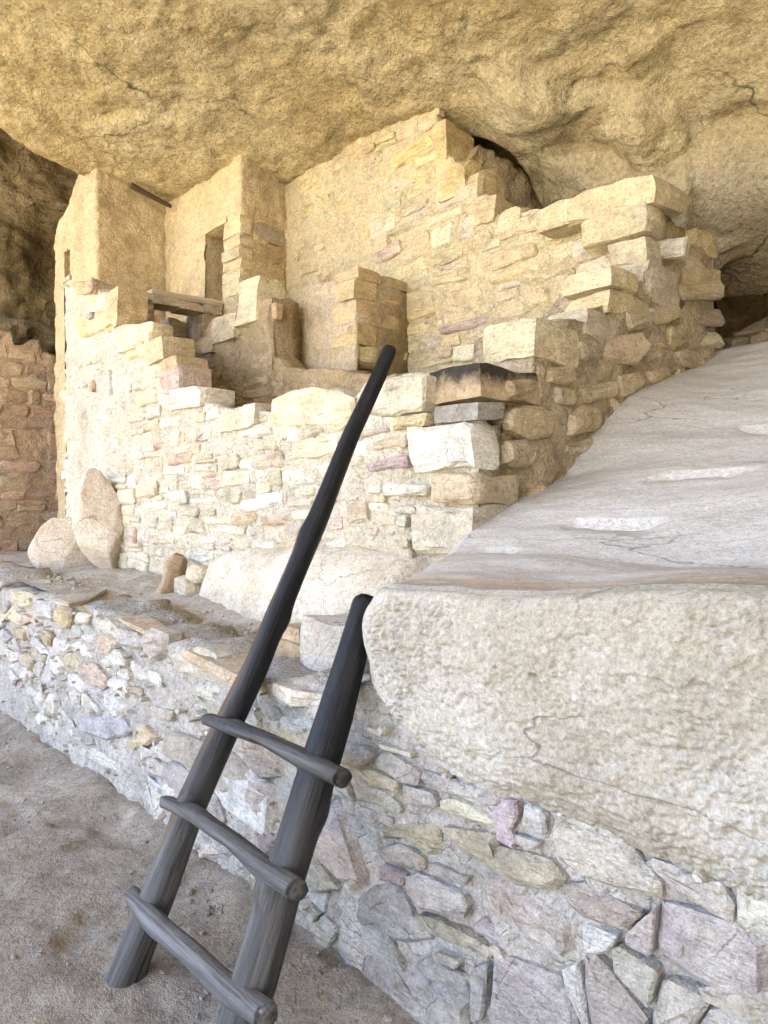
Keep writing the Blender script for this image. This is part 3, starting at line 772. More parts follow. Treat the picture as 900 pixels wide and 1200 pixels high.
# ------------------------------------------------------------------ low retaining wall in front
Z3 = lambda P: [(380 + x / 3.214, 780 + y / 3.214) for x, y in P]
Z4 = lambda P: [(440 + x / 3.75, 960 + y / 3.75) for x, y in P]
Z5 = lambda P: [(640 + x / 3.4615, 930 + y / 3.4615) for x, y in P]
def build_low_wall():
    YA = 1.58; fa = Face('Y', YA)
    w = thing('low_wall', (-2.5, YA, 0), 'long low rubble wall with whitish mortar that the ladder leans on', 'wall')
    top = [(-9, 1.0), (-6, 1.02)] + [fa.sz(u, v) for u, v in ((0, 692), (60, 700), (110, 716), (160, 738), (200, 755), (290, 786), (340, 800), (395, 812))] + [(-1.74, 0.985), (-1.55, 0.90), (-1.40, 0.85), (-1.2, 0.83), (1.6, 0.83)]
    plas = lambda s, z: 0.018 * sstep(0.55, 0.30, z) * sstep(-2.0, -2.6, s)
    core(w, fa, top, -0.1, 0.42, (0.44, 0.415, 0.375), rough=0.030, recess=0.008, ds=0.022, extra=plas)
    G = GREY
    big = [
        (Z5([(90, 360), (160, 355), (390, 470), (400, 490), (325, 555), (160, 500), (100, 440)]), (0.40, 0.36, 0.31)),
        (Z5([(470, 420), (900, 570), (900, 900), (690, 800), (460, 660), (450, 560)]), (0.37, 0.33, 0.315)),
        (Z5([(20, 160), (60, 80), (330, 170), (400, 280), (490, 360), (490, 410), (460, 430), (160, 330), (60, 260)]), (0.48, 0.45, 0.38)),
        (Z5([(400, 270), (440, 250), (730, 350), (780, 440), (770, 520), (690, 480), (540, 390)]), (0.45, 0.42, 0.37)),
        (Z5([(780, 380), (820, 365), (960, 440), (960, 590), (830, 540), (775, 500)]), (0.52, 0.50, 0.44)),
        (Z5([(280, 610), (320, 600), (480, 710), (440, 860), (390, 810), (290, 700)]), (0.38, 0.36, 0.30)),
        (Z5([(485, 725), (660, 810), (680, 840), (600, 960), (450, 960), (440, 880)]), (0.40, 0.37, 0.32)),
        (Z5([(170, 620), (230, 650), (480, 935), (210, 975), (185, 800)]), (0.34, 0.31, 0.27)),
        (Z5([(80, 700), (150, 660), (165, 720), (200, 935), (170, 935), (90, 770)]), (0.50, 0.48, 0.45)),
        (Z5([(155, 505), (305, 565), (300, 600), (250, 640), (165, 650)]), (0.56, 0.54, 0.50)),
        (Z5([(690, 830), (960, 960), (960, 1060), (620, 1010), (615, 940)]), (0.40, 0.37, 0.33)),
        (Z5([(400, 490), (465, 440), (450, 660), (340, 600), (330, 560)]), (0.38, 0.35, 0.33)),
        (Z4([(150, 240), (200, 225), (410, 320), (420, 380), (400, 430), (330, 430), (210, 390), (160, 310)]), (0.43, 0.39, 0.36)),
        (Z4([(465, 240), (560, 230), (640, 310), (890, 450), (890, 610), (840, 625), (620, 500), (510, 430), (460, 390)]), (0.42, 0.37, 0.32)),
        (Z4([(320, 20), (550, 60), (560, 110), (790, 170), (860, 260), (790, 310), (640, 280), (480, 180), (370, 110)]), (0.40, 0.36, 0.28)),
        (Z4([(40, 10), (280, 10), (305, 60), (295, 155), (240, 160), (130, 90), (40, 80)]), (0.42, 0.38, 0.27)),
        (Z4([(-70, 335), (-10, 285), (80, 280), (130, 320), (170, 420), (255, 510), (250, 545), (130, 550), (50, 515), (-50, 480), (-95, 410)]), (0.36, 0.34, 0.32)),
        (Z4([(-60, 560), (100, 600), (430, 790), (420, 930), (130, 930), (10, 800), (-75, 690)]), (0.38, 0.345, 0.32)),
        (Z4([(200, 610), (250, 590), (430, 680), (435, 780), (350, 740), (220, 670)]), (0.36, 0.335, 0.31)),
        (Z4([(440, 640), (500, 620), (520, 640), (500, 850), (470, 890), (440, 850)]), (0.39, 0.37, 0.34)),
        (Z4([(535, 600), (570, 575), (820, 690), (900, 840), (900, 1020), (520, 1020), (510, 900), (535, 720)]), (0.38, 0.345, 0.325)),
        (Z4([(30, 185), (150, 230), (125, 300), (20, 260)]), (0.40, 0.33, 0.32)),
        (Z4([(265, 580), (300, 565), (400, 610), (380, 645), (290, 620)]), (0.48, 0.45, 0.41)),
        (Z4([(190, 400), (300, 430), (550, 560), (520, 610), (480, 580), (240, 480)]), (0.41, 0.375, 0.29)),
        (Z4([(260, 180), (430, 250), (410, 290), (240, 220)]), (0.41, 0.38, 0.33)),
        (Z4([(40, 110), (130, 100), (235, 170), (230, 230), (60, 170)]), (0.38, 0.34, 0.28)),
        (Z3([(445, 500), (500, 500), (660, 570), (665, 615), (480, 555), (440, 535)]), (0.58, 0.54, 0.40)),
        (Z3([(640, 545), (690, 495), (755, 495), (755, 560), (730, 610), (750, 650), (740, 680), (670, 650), (665, 590)]), (0.38, 0.30, 0.33)),
        (Z3([(130, 390), (180, 385), (300, 430), (290, 475), (200, 450)]), (0.54, 0.51, 0.42)),
        (Z3([(230, 320), (270, 320), (385, 390), (370, 450), (300, 430), (215, 370)]), (0.45, 0.42, 0.37)),
        (Z3([(380, 390), (660, 470), (680, 500), (665, 535), (620, 540), (460, 480), (380, 430)]), (0.46, 0.43, 0.38)),
        (Z3([(300, 440), (430, 470), (445, 530), (340, 530), (310, 490)]), (0.44, 0.42, 0.39)),
        (Z3([(770, 500), (850, 545), (850, 640), (750, 600)]), (0.50, 0.49, 0.47)),
        (Z3([(735, 620), (840, 660), (800, 690), (735, 660)]), (0.42, 0.40, 0.36)),
        (Z3([(220, 285), (350, 320), (350, 345), (230, 310)]), (0.50, 0.46, 0.38)),
        (Z3([(370, 290), (440, 310), (435, 340), (370, 320)]), (0.45, 0.43, 0.40)),
        (Z3([(180, 215), (240, 240), (240, 265), (185, 240)]), (0.58, 0.56, 0.50)),
        (Z3([(455, 350), (500, 370), (480, 400), (445, 400)]), (0.42, 0.38, 0.26)),
        (Z3([(80, 290), (190, 300), (200, 350), (150, 380), (75, 370)]), (0.40, 0.38, 0.35)),
        # flat pieces by the ladder and along the top course at the left
        ([(205, 768), (232, 756), (295, 792), (288, 808), (210, 786)], (0.54, 0.50, 0.42)),
        ([(172, 735), (196, 741), (200, 768), (180, 775), (166, 756)], (0.46, 0.42, 0.37)),
        ([(316, 800), (352, 806), (362, 828), (330, 830)], (0.50, 0.48, 0.45)),
        ([(360, 812), (392, 818), (398, 850), (366, 842)], (0.50, 0.46, 0.42)),
        ([(150, 802), (168, 806), (170, 816), (152, 812)], (0.48, 0.42, 0.34)),
        ([(178, 826), (206, 833), (204, 846), (176, 838)], (0.52, 0.47, 0.40)),
        ([(18, 690), (38, 697), (36, 716), (20, 712)], (0.50, 0.44, 0.30)),
        ([(44, 702), (66, 704), (64, 728), (46, 726)], (0.47, 0.46, 0.43)),
        ([(68, 710), (88, 712), (84, 738), (66, 732)], (0.50, 0.41, 0.25)),
        ([(92, 716), (110, 720), (104, 732), (88, 730)], (0.60, 0.57, 0.50)),
        ([(142, 734), (166, 742), (170, 762), (142, 756)], (0.50, 0.47, 0.42)),
        ([(18, 734), (34, 738), (32, 752), (20, 750)], (0.40, 0.33, 0.22)),
        ([(95, 838), (150, 842), (158, 860), (130, 868), (98, 856)], (0.44, 0.43, 0.43)),
    ]
    res = []
    for px, c in big:
        P = fa.poly(px); P = P if area(P) > 0 else P[::-1]
        res.append(P)
        stone(w, fa, P, rnd.uniform(0.016, 0.036), vary(tuple(x * 0.9 for x in c), 0.05), 0.002, 0.012, tilt=0.03)
    palr = ((GREY, 4), ((0.41, 0.385, 0.34), 4), ((0.39, 0.345, 0.285), 2), ((0.36, 0.30, 0.30), 0.5))
    pall = (((0.50, 0.47, 0.41), 5), ((0.54, 0.52, 0.48), 5), ((0.45, 0.38, 0.29), 1.5), ((0.49, 0.39, 0.33), 0.5), (GREY, 1.2), ((0.49, 0.42, 0.29), 0.8))
    p1 = masonry(w, fa, voro_layout(-2.75, 0.3, 0.02, 0.95, 60, 1.9), top, 0.0, res, palr, (0.008, 0.034), (0.003, 0.007), amp=0.03)
    masonry(w, fa, voro_layout(-2.75, 0.0, 0.02, 0.95, 230, 1.9), top, 0.0, res + p1, palr, (0.0, 0.016), (0.002, 0.005), amp=0.04, limit=85, shrink=0.3)
    p2 = masonry(w, fa, voro_layout(-8.2, -2.75, 0.03, 1.05, 250, 2.7), top, 0.02, res, pall, (0.0, 0.034), (0.003, 0.012), keep=0.93, amp=0.03, limit=175)
    # small chips wedged in the mortar, far too many to tell apart
    V, F = [], []
    for k in range(260):
        s = rnd.uniform(-6.5, -0.5) if k % 3 else rnd.uniform(-5.5, -2); z = rnd.uniform(0.02, 0.96)
        if any(inside((s, z), Q) for Q in res): continue
        a = rnd.uniform(0.008, 0.026); b = a * rnd.uniform(0.35, 0.8); ang = rnd.gauss(0, 0.35); n = 6; base = len(V)
        for lev, (o, kk) in enumerate(((-0.03, 1.0), (rnd.uniform(0.004, 0.03), 0.95), (rnd.uniform(0.02, 0.045), 0.62))):
            for i in range(n):
                th = i / n * 6.283 + rnd.uniform(-0.3, 0.3); q = (math.cos(th) * a * kk, math.sin(th) * b * kk)
                V.append(fa.pt(s + q[0] * math.cos(ang) - q[1] * math.sin(ang), z + q[0] * math.sin(ang) + q[1] * math.cos(ang), o) - w.location)
        for lev in range(2):
            for i in range(n):
                j = (i + 1) % n; F.append((base + lev * n + i, base + lev * n + j, base + lev * n + n + j, base + lev * n + n + i))
        F.append(tuple(base + 2 * n + i for i in range(n)))
    o = link('chinking_stones', mesh_from('chinking_stones', V, F, STONE), w, color=(0.50, 0.46, 0.40)); o['kind'] = 'stuff'
    return fa
build_low_wall()

# ------------------------------------------------------------------ front ruin wall (bright broken wall above the ledge)
XC = -2.055
def corner_block(parent, u0, u1, u2, vt, vb, color, mat=None, seed=1, dx=0.0, rr=0.06, amp=0.14):
    """block at the outer corner: bright end from u0 to u1, shaded flank from u1 to u2"""
    p = on('X', u1, vt, XC + dx); q = on('X', u1, vb, XC + dx); e = on('X', u2, (vt + vb) / 2, XC + dx)
    l = on('Y', u0, (vt + vb) / 2, p.y)
    return rock_box('stone', parent, (l.x, p.y - 0.02, q.z), (XC + dx + 0.015, e.y, p.z), vary(color, 0.04), mat, 8, rr, amp, seed)

def build_front_wall():
    fb = Face('Y', 2.5)
    w = thing('ruined_wall', (-4.6, 2.5, 0.9), 'bright cream front wall with broken stepped top above the ledge', 'wall')
    prof = fb.poly([(76, 335), (112, 334), (120, 346), (134, 372), (148, 388), (172, 396), (188, 404), (190, 432), (206, 440), (209, 458), (232, 463), (256, 480), (318, 480), (322, 466), (385, 458), (418, 462), (430, 448), (462, 441), (500, 438), (504, 494), (552, 496)])
    plast = lambda s, z: -0.06 * sstep(-2.55, -2.40, s) + 0.022 * sstep(0.15, 0.0, np.abs(s + 6.55) - 0.42) * sstep(0.15, 0, np.abs(z - 2.05) - 0.42)
    core(w, fb, prof, 0.75, 0.22, (0.55, 0.51, 0.42), rough=0.024, recess=0.002, ds=0.022, extra=plast)
    key = [
        ([(322, 466), (345, 458), (400, 456), (420, 466), (418, 490), (400, 502), (320, 504)], (0.62, 0.55, 0.39), 0.03),
        ([(432, 452), (462, 442), (505, 436), (505, 482), (470, 488), (434, 490)], (0.60, 0.55, 0.43), 0.03),
        ([(428, 540), (480, 532), (480, 549), (430, 556)], (0.42, 0.335, 0.33), 0.02),
        ([(459, 488), (505, 482), (500, 500), (460, 506)], (0.56, 0.48, 0.31), 0.025),
        ([(344, 514), (400, 506), (402, 534), (346, 542)], (0.60, 0.53, 0.40), 0.02),
        ([(440, 515), (480, 505), (478, 524), (440, 530)], (0.52, 0.45, 0.33), 0.02),
        ([(449, 566), (500, 568), (498, 582), (450, 582)], (0.60, 0.58, 0.50), 0.02),
        ([(197, 530), (226, 526), (226, 544), (198, 548)], (0.52, 0.37, 0.27), 0.015),
        ([(180, 520), (193, 516), (193, 526), (181, 530)], (0.53, 0.41, 0.33), 0.015),
        ([(190, 440), (208, 434), (212, 455), (192, 458)], (0.52, 0.34, 0.32), 0.03),
        ([(107, 432), (132, 430), (134, 466), (108, 462)], (0.44, 0.42, 0.37), 0.015),
        ([(285, 586), (322, 580), (320, 596), (286, 602)], (0.64, 0.62, 0.56), 0.02),
        ([(172, 588), (196, 586), (196, 598), (173, 600)], (0.66, 0.63, 0.54), 0.02),
        ([(300, 578), (336, 574), (334, 592), (302, 596)], (0.66, 0.64, 0.60), 0.02),
        ([(273, 600), (300, 596), (300, 614), (274, 616)], (0.52, 0.43, 0.30), 0.02),
        ([(306, 606), (345, 602), (342, 616), (308, 618)], (0.52, 0.42, 0.32), 0.02),
        ([(160, 566), (186, 562), (186, 582), (158, 586)], (0.55, 0.49, 0.35), 0.02),
        ([(100, 348), (128, 340), (130, 366), (104, 372)], (0.62, 0.55, 0.38), 0.02),
        ([(86, 330), (114, 328), (116, 344), (88, 348)], (0.50, 0.38, 0.22), 0.025),
        ([(92, 372), (130, 362), (134, 386), (96, 398)], (0.58, 0.47, 0.27), 0.025),
        ([(136, 388), (170, 384), (172, 404), (138, 408)], (0.62, 0.54, 0.36), 0.03),
        ([(148, 408), (188, 402), (188, 420), (150, 426)], (0.60, 0.53, 0.36), 0.02),
        ([(200, 463), (232, 460), (232, 474), (202, 478)], (0.62, 0.57, 0.46), 0.035),
        ([(256, 486), (290, 480), (290, 500), (258, 504)], (0.60, 0.54, 0.41), 0.03),
        ([(405, 590), (432, 580), (436, 612), (408, 618)], (0.50, 0.42, 0.31), 0.015),
        ([(388, 606), (404, 604), (404, 622), (389, 622)], (0.52, 0.44, 0.36), 0.015),
    ]
    res = []
    for px, c, pr in key:
        P = fb.poly(px); P = P if area(P) > 0 else P[::-1]; res.append(P)
        stone(w, fb, P, pr, vary(c, 0.04), 0.005, 0.02)
    res.append(fb.poly([(480, 424), (600, 424), (600, 660), (480, 660)]))
    skip = [fb.poly([(90, 470), (160, 462), (152, 540), (100, 600)])]
    pal = ((CREAM, 5), (WHITE, 3.5), ((0.53, 0.46, 0.33), 1.2), ((0.51, 0.42, 0.34), 0.5), ((0.50, 0.465, 0.385), 2))
    cells = rows_layout(-7.3, -2.2, 0.9, 3.8, (0.075, 0.19), (0.14, 0.44), split=0.2)
    p1 = masonry(w, fb, cells, prof, 0.92, res, pal, (0.002, 0.022), (0.003, 0.010), keep=0.97, skip=skip, limit=190, amp=0.035, shrink=0.55)
    masonry(w, fb, rows_layout(-7.3, -2.2, 0.9, 3.8, (0.05, 0.11), (0.08, 0.24)), prof, 0.92, res + p1, pal, (0.0, 0.014), (0.003, 0.010), keep=0.9, skip=skip, limit=85, amp=0.04, shrink=0.35)
    for (u0, u1, vt, vb, c, sd) in ((138, 172, 384, 404, (0.62, 0.54, 0.38), 151), (168, 191, 402, 420, (0.50, 0.42, 0.28), 152), (189, 209, 434, 458, (0.50, 0.395, 0.345), 153), (198, 236, 460, 476, (0.62, 0.58, 0.48), 154), (254, 300, 478, 500, (0.58, 0.52, 0.40), 155), (118, 138, 346, 384, (0.52, 0.41, 0.25), 156), (190, 206, 420, 434, (0.46, 0.36, 0.24), 157)):
        a, b = on('Y', u0, vt, 2.47), on('Y', u1, vb, 2.47)
        rock_box('stone', w, (a.x, 2.465, b.z), (b.x, 2.74, a.z), c, None, 7, 0.08, 0.14, sd)
    # outer corner, block on block
    corner_block(w, 506, 563, 631, 425, 467, (0.47, 0.37, 0.235), SOOT, 3, rr=0.10, amp=0.14)
    corner_block(w, 511, 560, 588, 469, 490, (0.33, 0.315, 0.29), None, 5, rr=0.14, amp=0.18)
    corner_block(w, 481, 555, 586, 495, 552, (0.70, 0.69, 0.64), None, 7, rr=0.06, amp=0.10)
    corner_block(w, 508, 555, 605, 554, 592, (0.50, 0.43, 0.31), None, 9, rr=0.05, amp=0.08)
    corner_block(w, 483, 556, 600, 592, 655, (0.56, 0.52, 0.42), None, 11, rr=0.05, amp=0.08)
build_front_wall()

# ------------------------------------------------------------------ stepped side wall climbing the boulder
def build_stepped_wall():
    fc = Face('X', XC)
    w = thing('stepped_wall', (XC, 3.9, 1.5), 'stepped stone wall climbing back beside the slanting boulder', 'wall')
    pr = [(594, 442), (627, 434), (629, 386), (686, 374), (690, 366), (716, 352), (722, 336), (760, 326), (764, 312), (790, 305), (794, 292), (838, 286)]
    prof = fc.poly(pr)
    core(w, fc, prof, 1.0, 0.40, (0.44, 0.365, 0.255), rough=0.035, recess=0.0, ds=0.03, extra=lambda s, z: -0.05 * sstep(3.0, 2.9, s))
    B = (0.50, 0.42, 0.29)
    blocks = [(570, 628, 674, 372, 420, (0.60, 0.53, 0.37), SOOT2, 21), (636, 687, 728, 361, 396, (0.48, 0.42, 0.33), None, 23),
              (660, 717, 746, 311, 336, (0.58, 0.50, 0.33), None, 25), (658, 711, 764, 337, 364, (0.58, 0.49, 0.31), None, 27),
              (722, 758, 794, 306, 352, (0.50, 0.44, 0.35), None, 29), (756, 789, 842, 290, 326, (0.53, 0.44, 0.29), None, 31),
              (756, 818, 841, 265, 292, (0.56, 0.46, 0.28), None, 33), (675, 756, 784, 235, 272, (0.54, 0.46, 0.31), None, 35),
              (712, 757, 775, 276, 306, (0.56, 0.50, 0.36), None, 37)]
    for u0, u1, u2, vt, vb, c, mt, sd in blocks:
        corner_block(w, u0, u1, u2, vt, vb, c, mt, sd, dx=0.0, rr=0.19, amp=0.24)
    # long weathered capstone with white streaks
    p0, p1 = on('Y', 637, 268, 4.2), on('Y', 778, 220, 4.2)
    zb_ = (on('Y', 757, 237, 4.15).z + on('Y', 640, 272, 4.15).z) / 2
    def arch(W):
        t = (W[:, 0] - W[:, 0].min()) / np.ptp(W[:, 0])
        W[:, 2] = np.where(W[:, 2] > 0, W[:, 2] * (0.25 + 0.9 * np.sin(np.clip(0.12 + t * 0.8, 0, 1) * math.pi) ** 0.7), W[:, 2] * (0.8 + 0.2 * t))
        return W
    rock_box('stone', w, (p0.x, 4.10, zb_ - 0.02), (p1.x, 4.55, zb_ + 0.17), (0.50, 0.42, 0.27), CAPMAT, 9, 0.14, 0.16, 41, arch)['label'] = 'long tan capstone with white streaks'
    key = [([(595, 477), (640, 474), (658, 492), (652, 510), (620, 514), (594, 502)], B), ([(588, 517), (636, 512), (640, 530), (628, 547), (590, 548)], (0.48, 0.39, 0.27)),
           ([(660, 486), (690, 470), (712, 480), (700, 504), (662, 515)], B), ([(638, 432), (664, 428), (664, 452), (640, 452)], (0.47, 0.37, 0.24)),
           ([(648, 450), (672, 455), (668, 478), (648, 474)], B), ([(676, 452), (716, 448), (716, 466), (686, 474)], B),
           ([(700, 395), (740, 390), (752, 410), (735, 432), (702, 424)], (0.51, 0.42, 0.30)), ([(748, 398), (772, 396), (792, 416), (776, 428), (756, 424)], (0.50, 0.42, 0.30)),
           ([(806, 358), (838, 362), (838, 384), (806, 382)], (0.30, 0.245, 0.19)), ([(808, 386), (838, 388), (842, 408), (812, 408)], (0.53, 0.47, 0.36)),
           ([(796, 330), (838, 332), (838, 352), (796, 352)], B), ([(758, 362), (788, 356), (796, 372), (770, 384)], B), ([(730, 364), (758, 366), (762, 384), (736, 388)], B),
           ([(672, 400), (696, 396), (700, 424), (676, 424)], B), ([(632, 400), (668, 404), (668, 424), (632, 426)], B),
           ([(586, 448), (634, 440), (634, 464), (590, 470)], (0.46, 0.34, 0.21)), ([(660, 520), (690, 512), (688, 530), (664, 534)], (0.46, 0.40, 0.31)),
           ([(720, 440), (748, 436), (752, 456), (724, 468)], B), ([(756, 432), (786, 428), (780, 446), (760, 450)], B)]
    res = []
    for px, c in key:
        P = fc.poly(px); P = P if area(P) > 0 else P[::-1]; res.append(P)
        stone(w, fc, P, rnd.uniform(0.015, 0.05), vary(c, 0.06), 0.004, 0.03, tilt=0.10)
    for u0, u1, u2, vt, vb, c, mt, sd in blocks: res.append(fc.poly([(u1, vt), (u2, vt), (u2, vb), (u1, vb)]))
    res.append(fc.poly([(550, 420), (588, 420), (604, 600), (550, 660)]))
    pal = ((B, 5), ((0.46, 0.37, 0.25), 3), ((0.53, 0.46, 0.34), 2), (PURPLE, 0.2))
    masonry(w, fc, voro_layout(2.6, 5.35, 1.3, 3.5, 105, 1.45), prof, 1.35, res, pal, (0.0, 0.045), (0.002, 0.008), keep=1, amp=0.04, shrink=0.5)
SOOT2 = None
build_stepped_wall()

# ------------------------------------------------------------------ tall back wall under the ceiling, with its buttress
YD = 4.3
def build_back_wall():
    fd = Face('Y', YD)
    w = thing('back_wall', (-4.0, YD, 2.2), 'tall cream back wall rising to the ceiling behind the ladder top', 'wall')
    prof = [(-6.3, 4.95), (-4.25, 4.95)] + fd.poly([(498, 128), (518, 142), (523, 176), (534, 194), (545, 200), (548, 226), (575, 250), (606, 252), (610, 262), (622, 248), (640, 252), (644, 268)]) + fd.poly([(700, 262), (770, 250)])
    core(w, fd, prof, 1.8, 0.4, (0.54, 0.465, 0.31), rough=0.026, recess=0.002, ds=0.03)
    key = [([(470, 344), (512, 338), (514, 368), (472, 380)], (0.53, 0.44, 0.27), 0.02), ([(524, 342), (566, 332), (566, 350), (530, 362)], (0.56, 0.46, 0.30), 0.02),
           ([(502, 322), (552, 308), (552, 330), (504, 340)], (0.52, 0.45, 0.28), 0.02), ([(516, 386), (560, 370), (574, 370), (570, 380), (520, 394)], (0.37, 0.29, 0.27), 0.02),
           ([(560, 300), (630, 282), (632, 300), (562, 322)], (0.57, 0.46, 0.29), 0.02), ([(612, 344), (640, 334), (648, 352), (620, 366)], (0.55, 0.45, 0.29), 0.02),
           ([(474, 382), (500, 376), (500, 392), (474, 396)], (0.60, 0.51, 0.31), 0.015), ([(578, 268), (606, 252), (640, 248), (638, 270), (580, 282)], (0.56, 0.49, 0.33), 0.03),
           ([(546, 398), (572, 392), (572, 402), (548, 406)], (0.54, 0.38, 0.26), 0.02), ([(478, 205), (512, 190), (520, 214), (480, 226)], (0.58, 0.47, 0.27), 0.02),
           ([(456, 182), (508, 150), (516, 172), (458, 206)], (0.58, 0.46, 0.25), 0.03), ([(645, 290), (676, 280), (676, 300), (648, 306)], (0.60, 0.52, 0.34), 0.02),
           ([(432, 300), (470, 280), (474, 296), (440, 312)], (0.54, 0.46, 0.38), 0.03)]
    res = []
    for px, c, pr in key:
        P = fd.poly(px); P = P if area(P) > 0 else P[::-1]; res.append(P)
        stone(w, fd, P, pr, vary(c, 0.04), 0.005, 0.02)
    pal = ((CREAM, 4), ((0.54, 0.46, 0.30), 4), ((0.53, 0.43, 0.28), 2))
    cells = rows_layout(-6.0, -2.2, 2.0, 4.7, (0.10, 0.20), (0.18, 0.5), split=0.25)
    skip = [fd.poly([(330, 215), (446, 180), (440, 320), (340, 380)])]
    p1 = masonry(w, fd, cells, prof, 2.2, res, pal, (0.002, 0.022), (0.003, 0.010), keep=0.97, skip=skip, limit=170, amp=0.04, shrink=0.5)
    masonry(w, fd, rows_layout(-6.0, -2.2, 2.2, 4.7, (0.05, 0.10), (0.10, 0.26)), prof, 2.2, res + p1, pal, (0.0, 0.012), (0.003, 0.010), keep=0.9, skip=skip, limit=70, amp=0.05, shrink=0.35)
    masonry(w, fd, cells, prof, 2.2, res, (((0.53, 0.41, 0.24), 1),), (-0.010, 0.004), (0.01, 0.02), keep=0.30, smin=-5.9, smax=-4.4, limit=60, amp=0.05)
    for (u0, u1, vt, vb, sd) in ((505, 522, 150, 200, 51), (512, 546, 196, 226, 53)):
        a, b = on('Y', u0, vt, YD - 0.02), on('Y', u1, vb, YD - 0.02)
        rock_box('stone', w, (a.x, YD - 0.025, b.z), (b.x, YD + 0.36, a.z), (0.56, 0.44, 0.24), None, 4, 0.08, 0.12, sd)
    for (u0, u1, vt, vb, dy, c, sd) in ((544, 560, 200, 240, 0.02, (0.55, 0.45, 0.28), 161), (556, 580, 238, 262, 0.0, (0.52, 0.43, 0.28), 162), (578, 608, 250, 274, 0.02, (0.56, 0.49, 0.34), 163), (607, 641, 247, 276, 0.04, (0.55, 0.48, 0.33), 164)):
        a, b = on('Y', u0, vt, YD - 0.02), on('Y', u1, vb, YD - 0.02)
        rock_box('stone', w, (a.x, YD - 0.03 + dy, b.z), (b.x, YD + 0.34, a.z), c, None, 7, 0.08, 0.16, sd)
    # wall fragment running back into the dark
    ff = Face('X', -3.73)
    f = thing('wall_fragment', (-3.73, 5.1, 3.0), 'brown plastered wall stub under the ceiling beside the dark hole', 'wall')
    core(f, ff, [(4.45, 4.30), (4.62, 4.52), (5.9, 4.5)], 2.2, 0.3, (0.55, 0.44, 0.29), PLASTER, rough=0.05, name='plaster')
    # buttress: bright end and shaded flank
    fe, fs = Face('Y', 3.70), Face('X', -4.245)
    e = thing('buttress', (-4.6, 3.7, 2.5), 'stubby masonry buttress with a pale plastered face against the back wall', 'buttress')
    core(e, fe, fe.poly([(342, 402), (346, 348), (372, 330), (416, 326)]), 2.35, 0.62, (0.52, 0.43, 0.31), PLASTER, rough=0.02, name='plaster')
    for i, (vt, vb, uu) in enumerate(((326, 348, 440), (349, 377, 444), (378, 402, 446), (403, 428, 444), (312, 326, 446))):
        a, b = on('X', 415, vt, -4.235), on('X', 415, vb, -4.235); q = on('X', uu, vt, -4.235)
        rock_box('stone', e, (-4.52, 3.685 + 0.01 * i, b.z), (-4.225, q.y, a.z), vary((0.52, 0.41, 0.24), 0.08), None, 4, 0.05, 0.07, 60 + i)
        rock_box('stone', e, (-4.50, q.y + 0.015, b.z + 0.01), (-4.24, 4.29, a.z + 0.02 * (i % 2)), vary((0.48, 0.37, 0.22), 0.10), None, 4, 0.05, 0.07, 70 + i)
build_back_wall()

# ------------------------------------------------------------------ brown inner wall between front wall and back wall
def build_inner_wall():
    fi = Face('Y', 3.35)
    w = thing('inner_wall', (-4.6, 3.35, 1.9), 'brown mud-plastered inner wall behind the broken front wall', 'wall')
    prof = fi.poly([(196, 396), (236, 398), (246, 378), (276, 374), (279, 346), (318, 346), (320, 418), (340, 430), (415, 436), (470, 438), (520, 436)])
    core(w, fi, prof, 1.2, 0.28, (0.43, 0.33, 0.20), rough=0.04, recess=0.0)
    cells = rows_layout(-6.3, -3.0, 1.9, 3.6, (0.10, 0.18), (0.16, 0.4))
    masonry(w, fi, cells, prof, 1.9, (), (((0.45, 0.35, 0.22), 3), ((0.40, 0.31, 0.19), 3)), (-0.006, 0.012), (0.008, 0.02), keep=0.55, amp=0.05)
    for (u0, u1, vt, vb, dy, c, sd) in ((277, 304, 332, 376, 0.26, (0.62, 0.54, 0.38), 81), (247, 276, 374, 396, 0.2, (0.60, 0.52, 0.36), 83), (225, 250, 398, 412, 0.2, (0.50, 0.41, 0.27), 85)):
        a, b = on('Y', u0, vt, 3.33), on('Y', u1, vb, 3.33)
        rock_box('stone', w, (a.x, 3.32, b.z), (b.x, 3.32 + dy, a.z), c, None, 4, 0.10, 0.14, sd)
build_inner_wall()

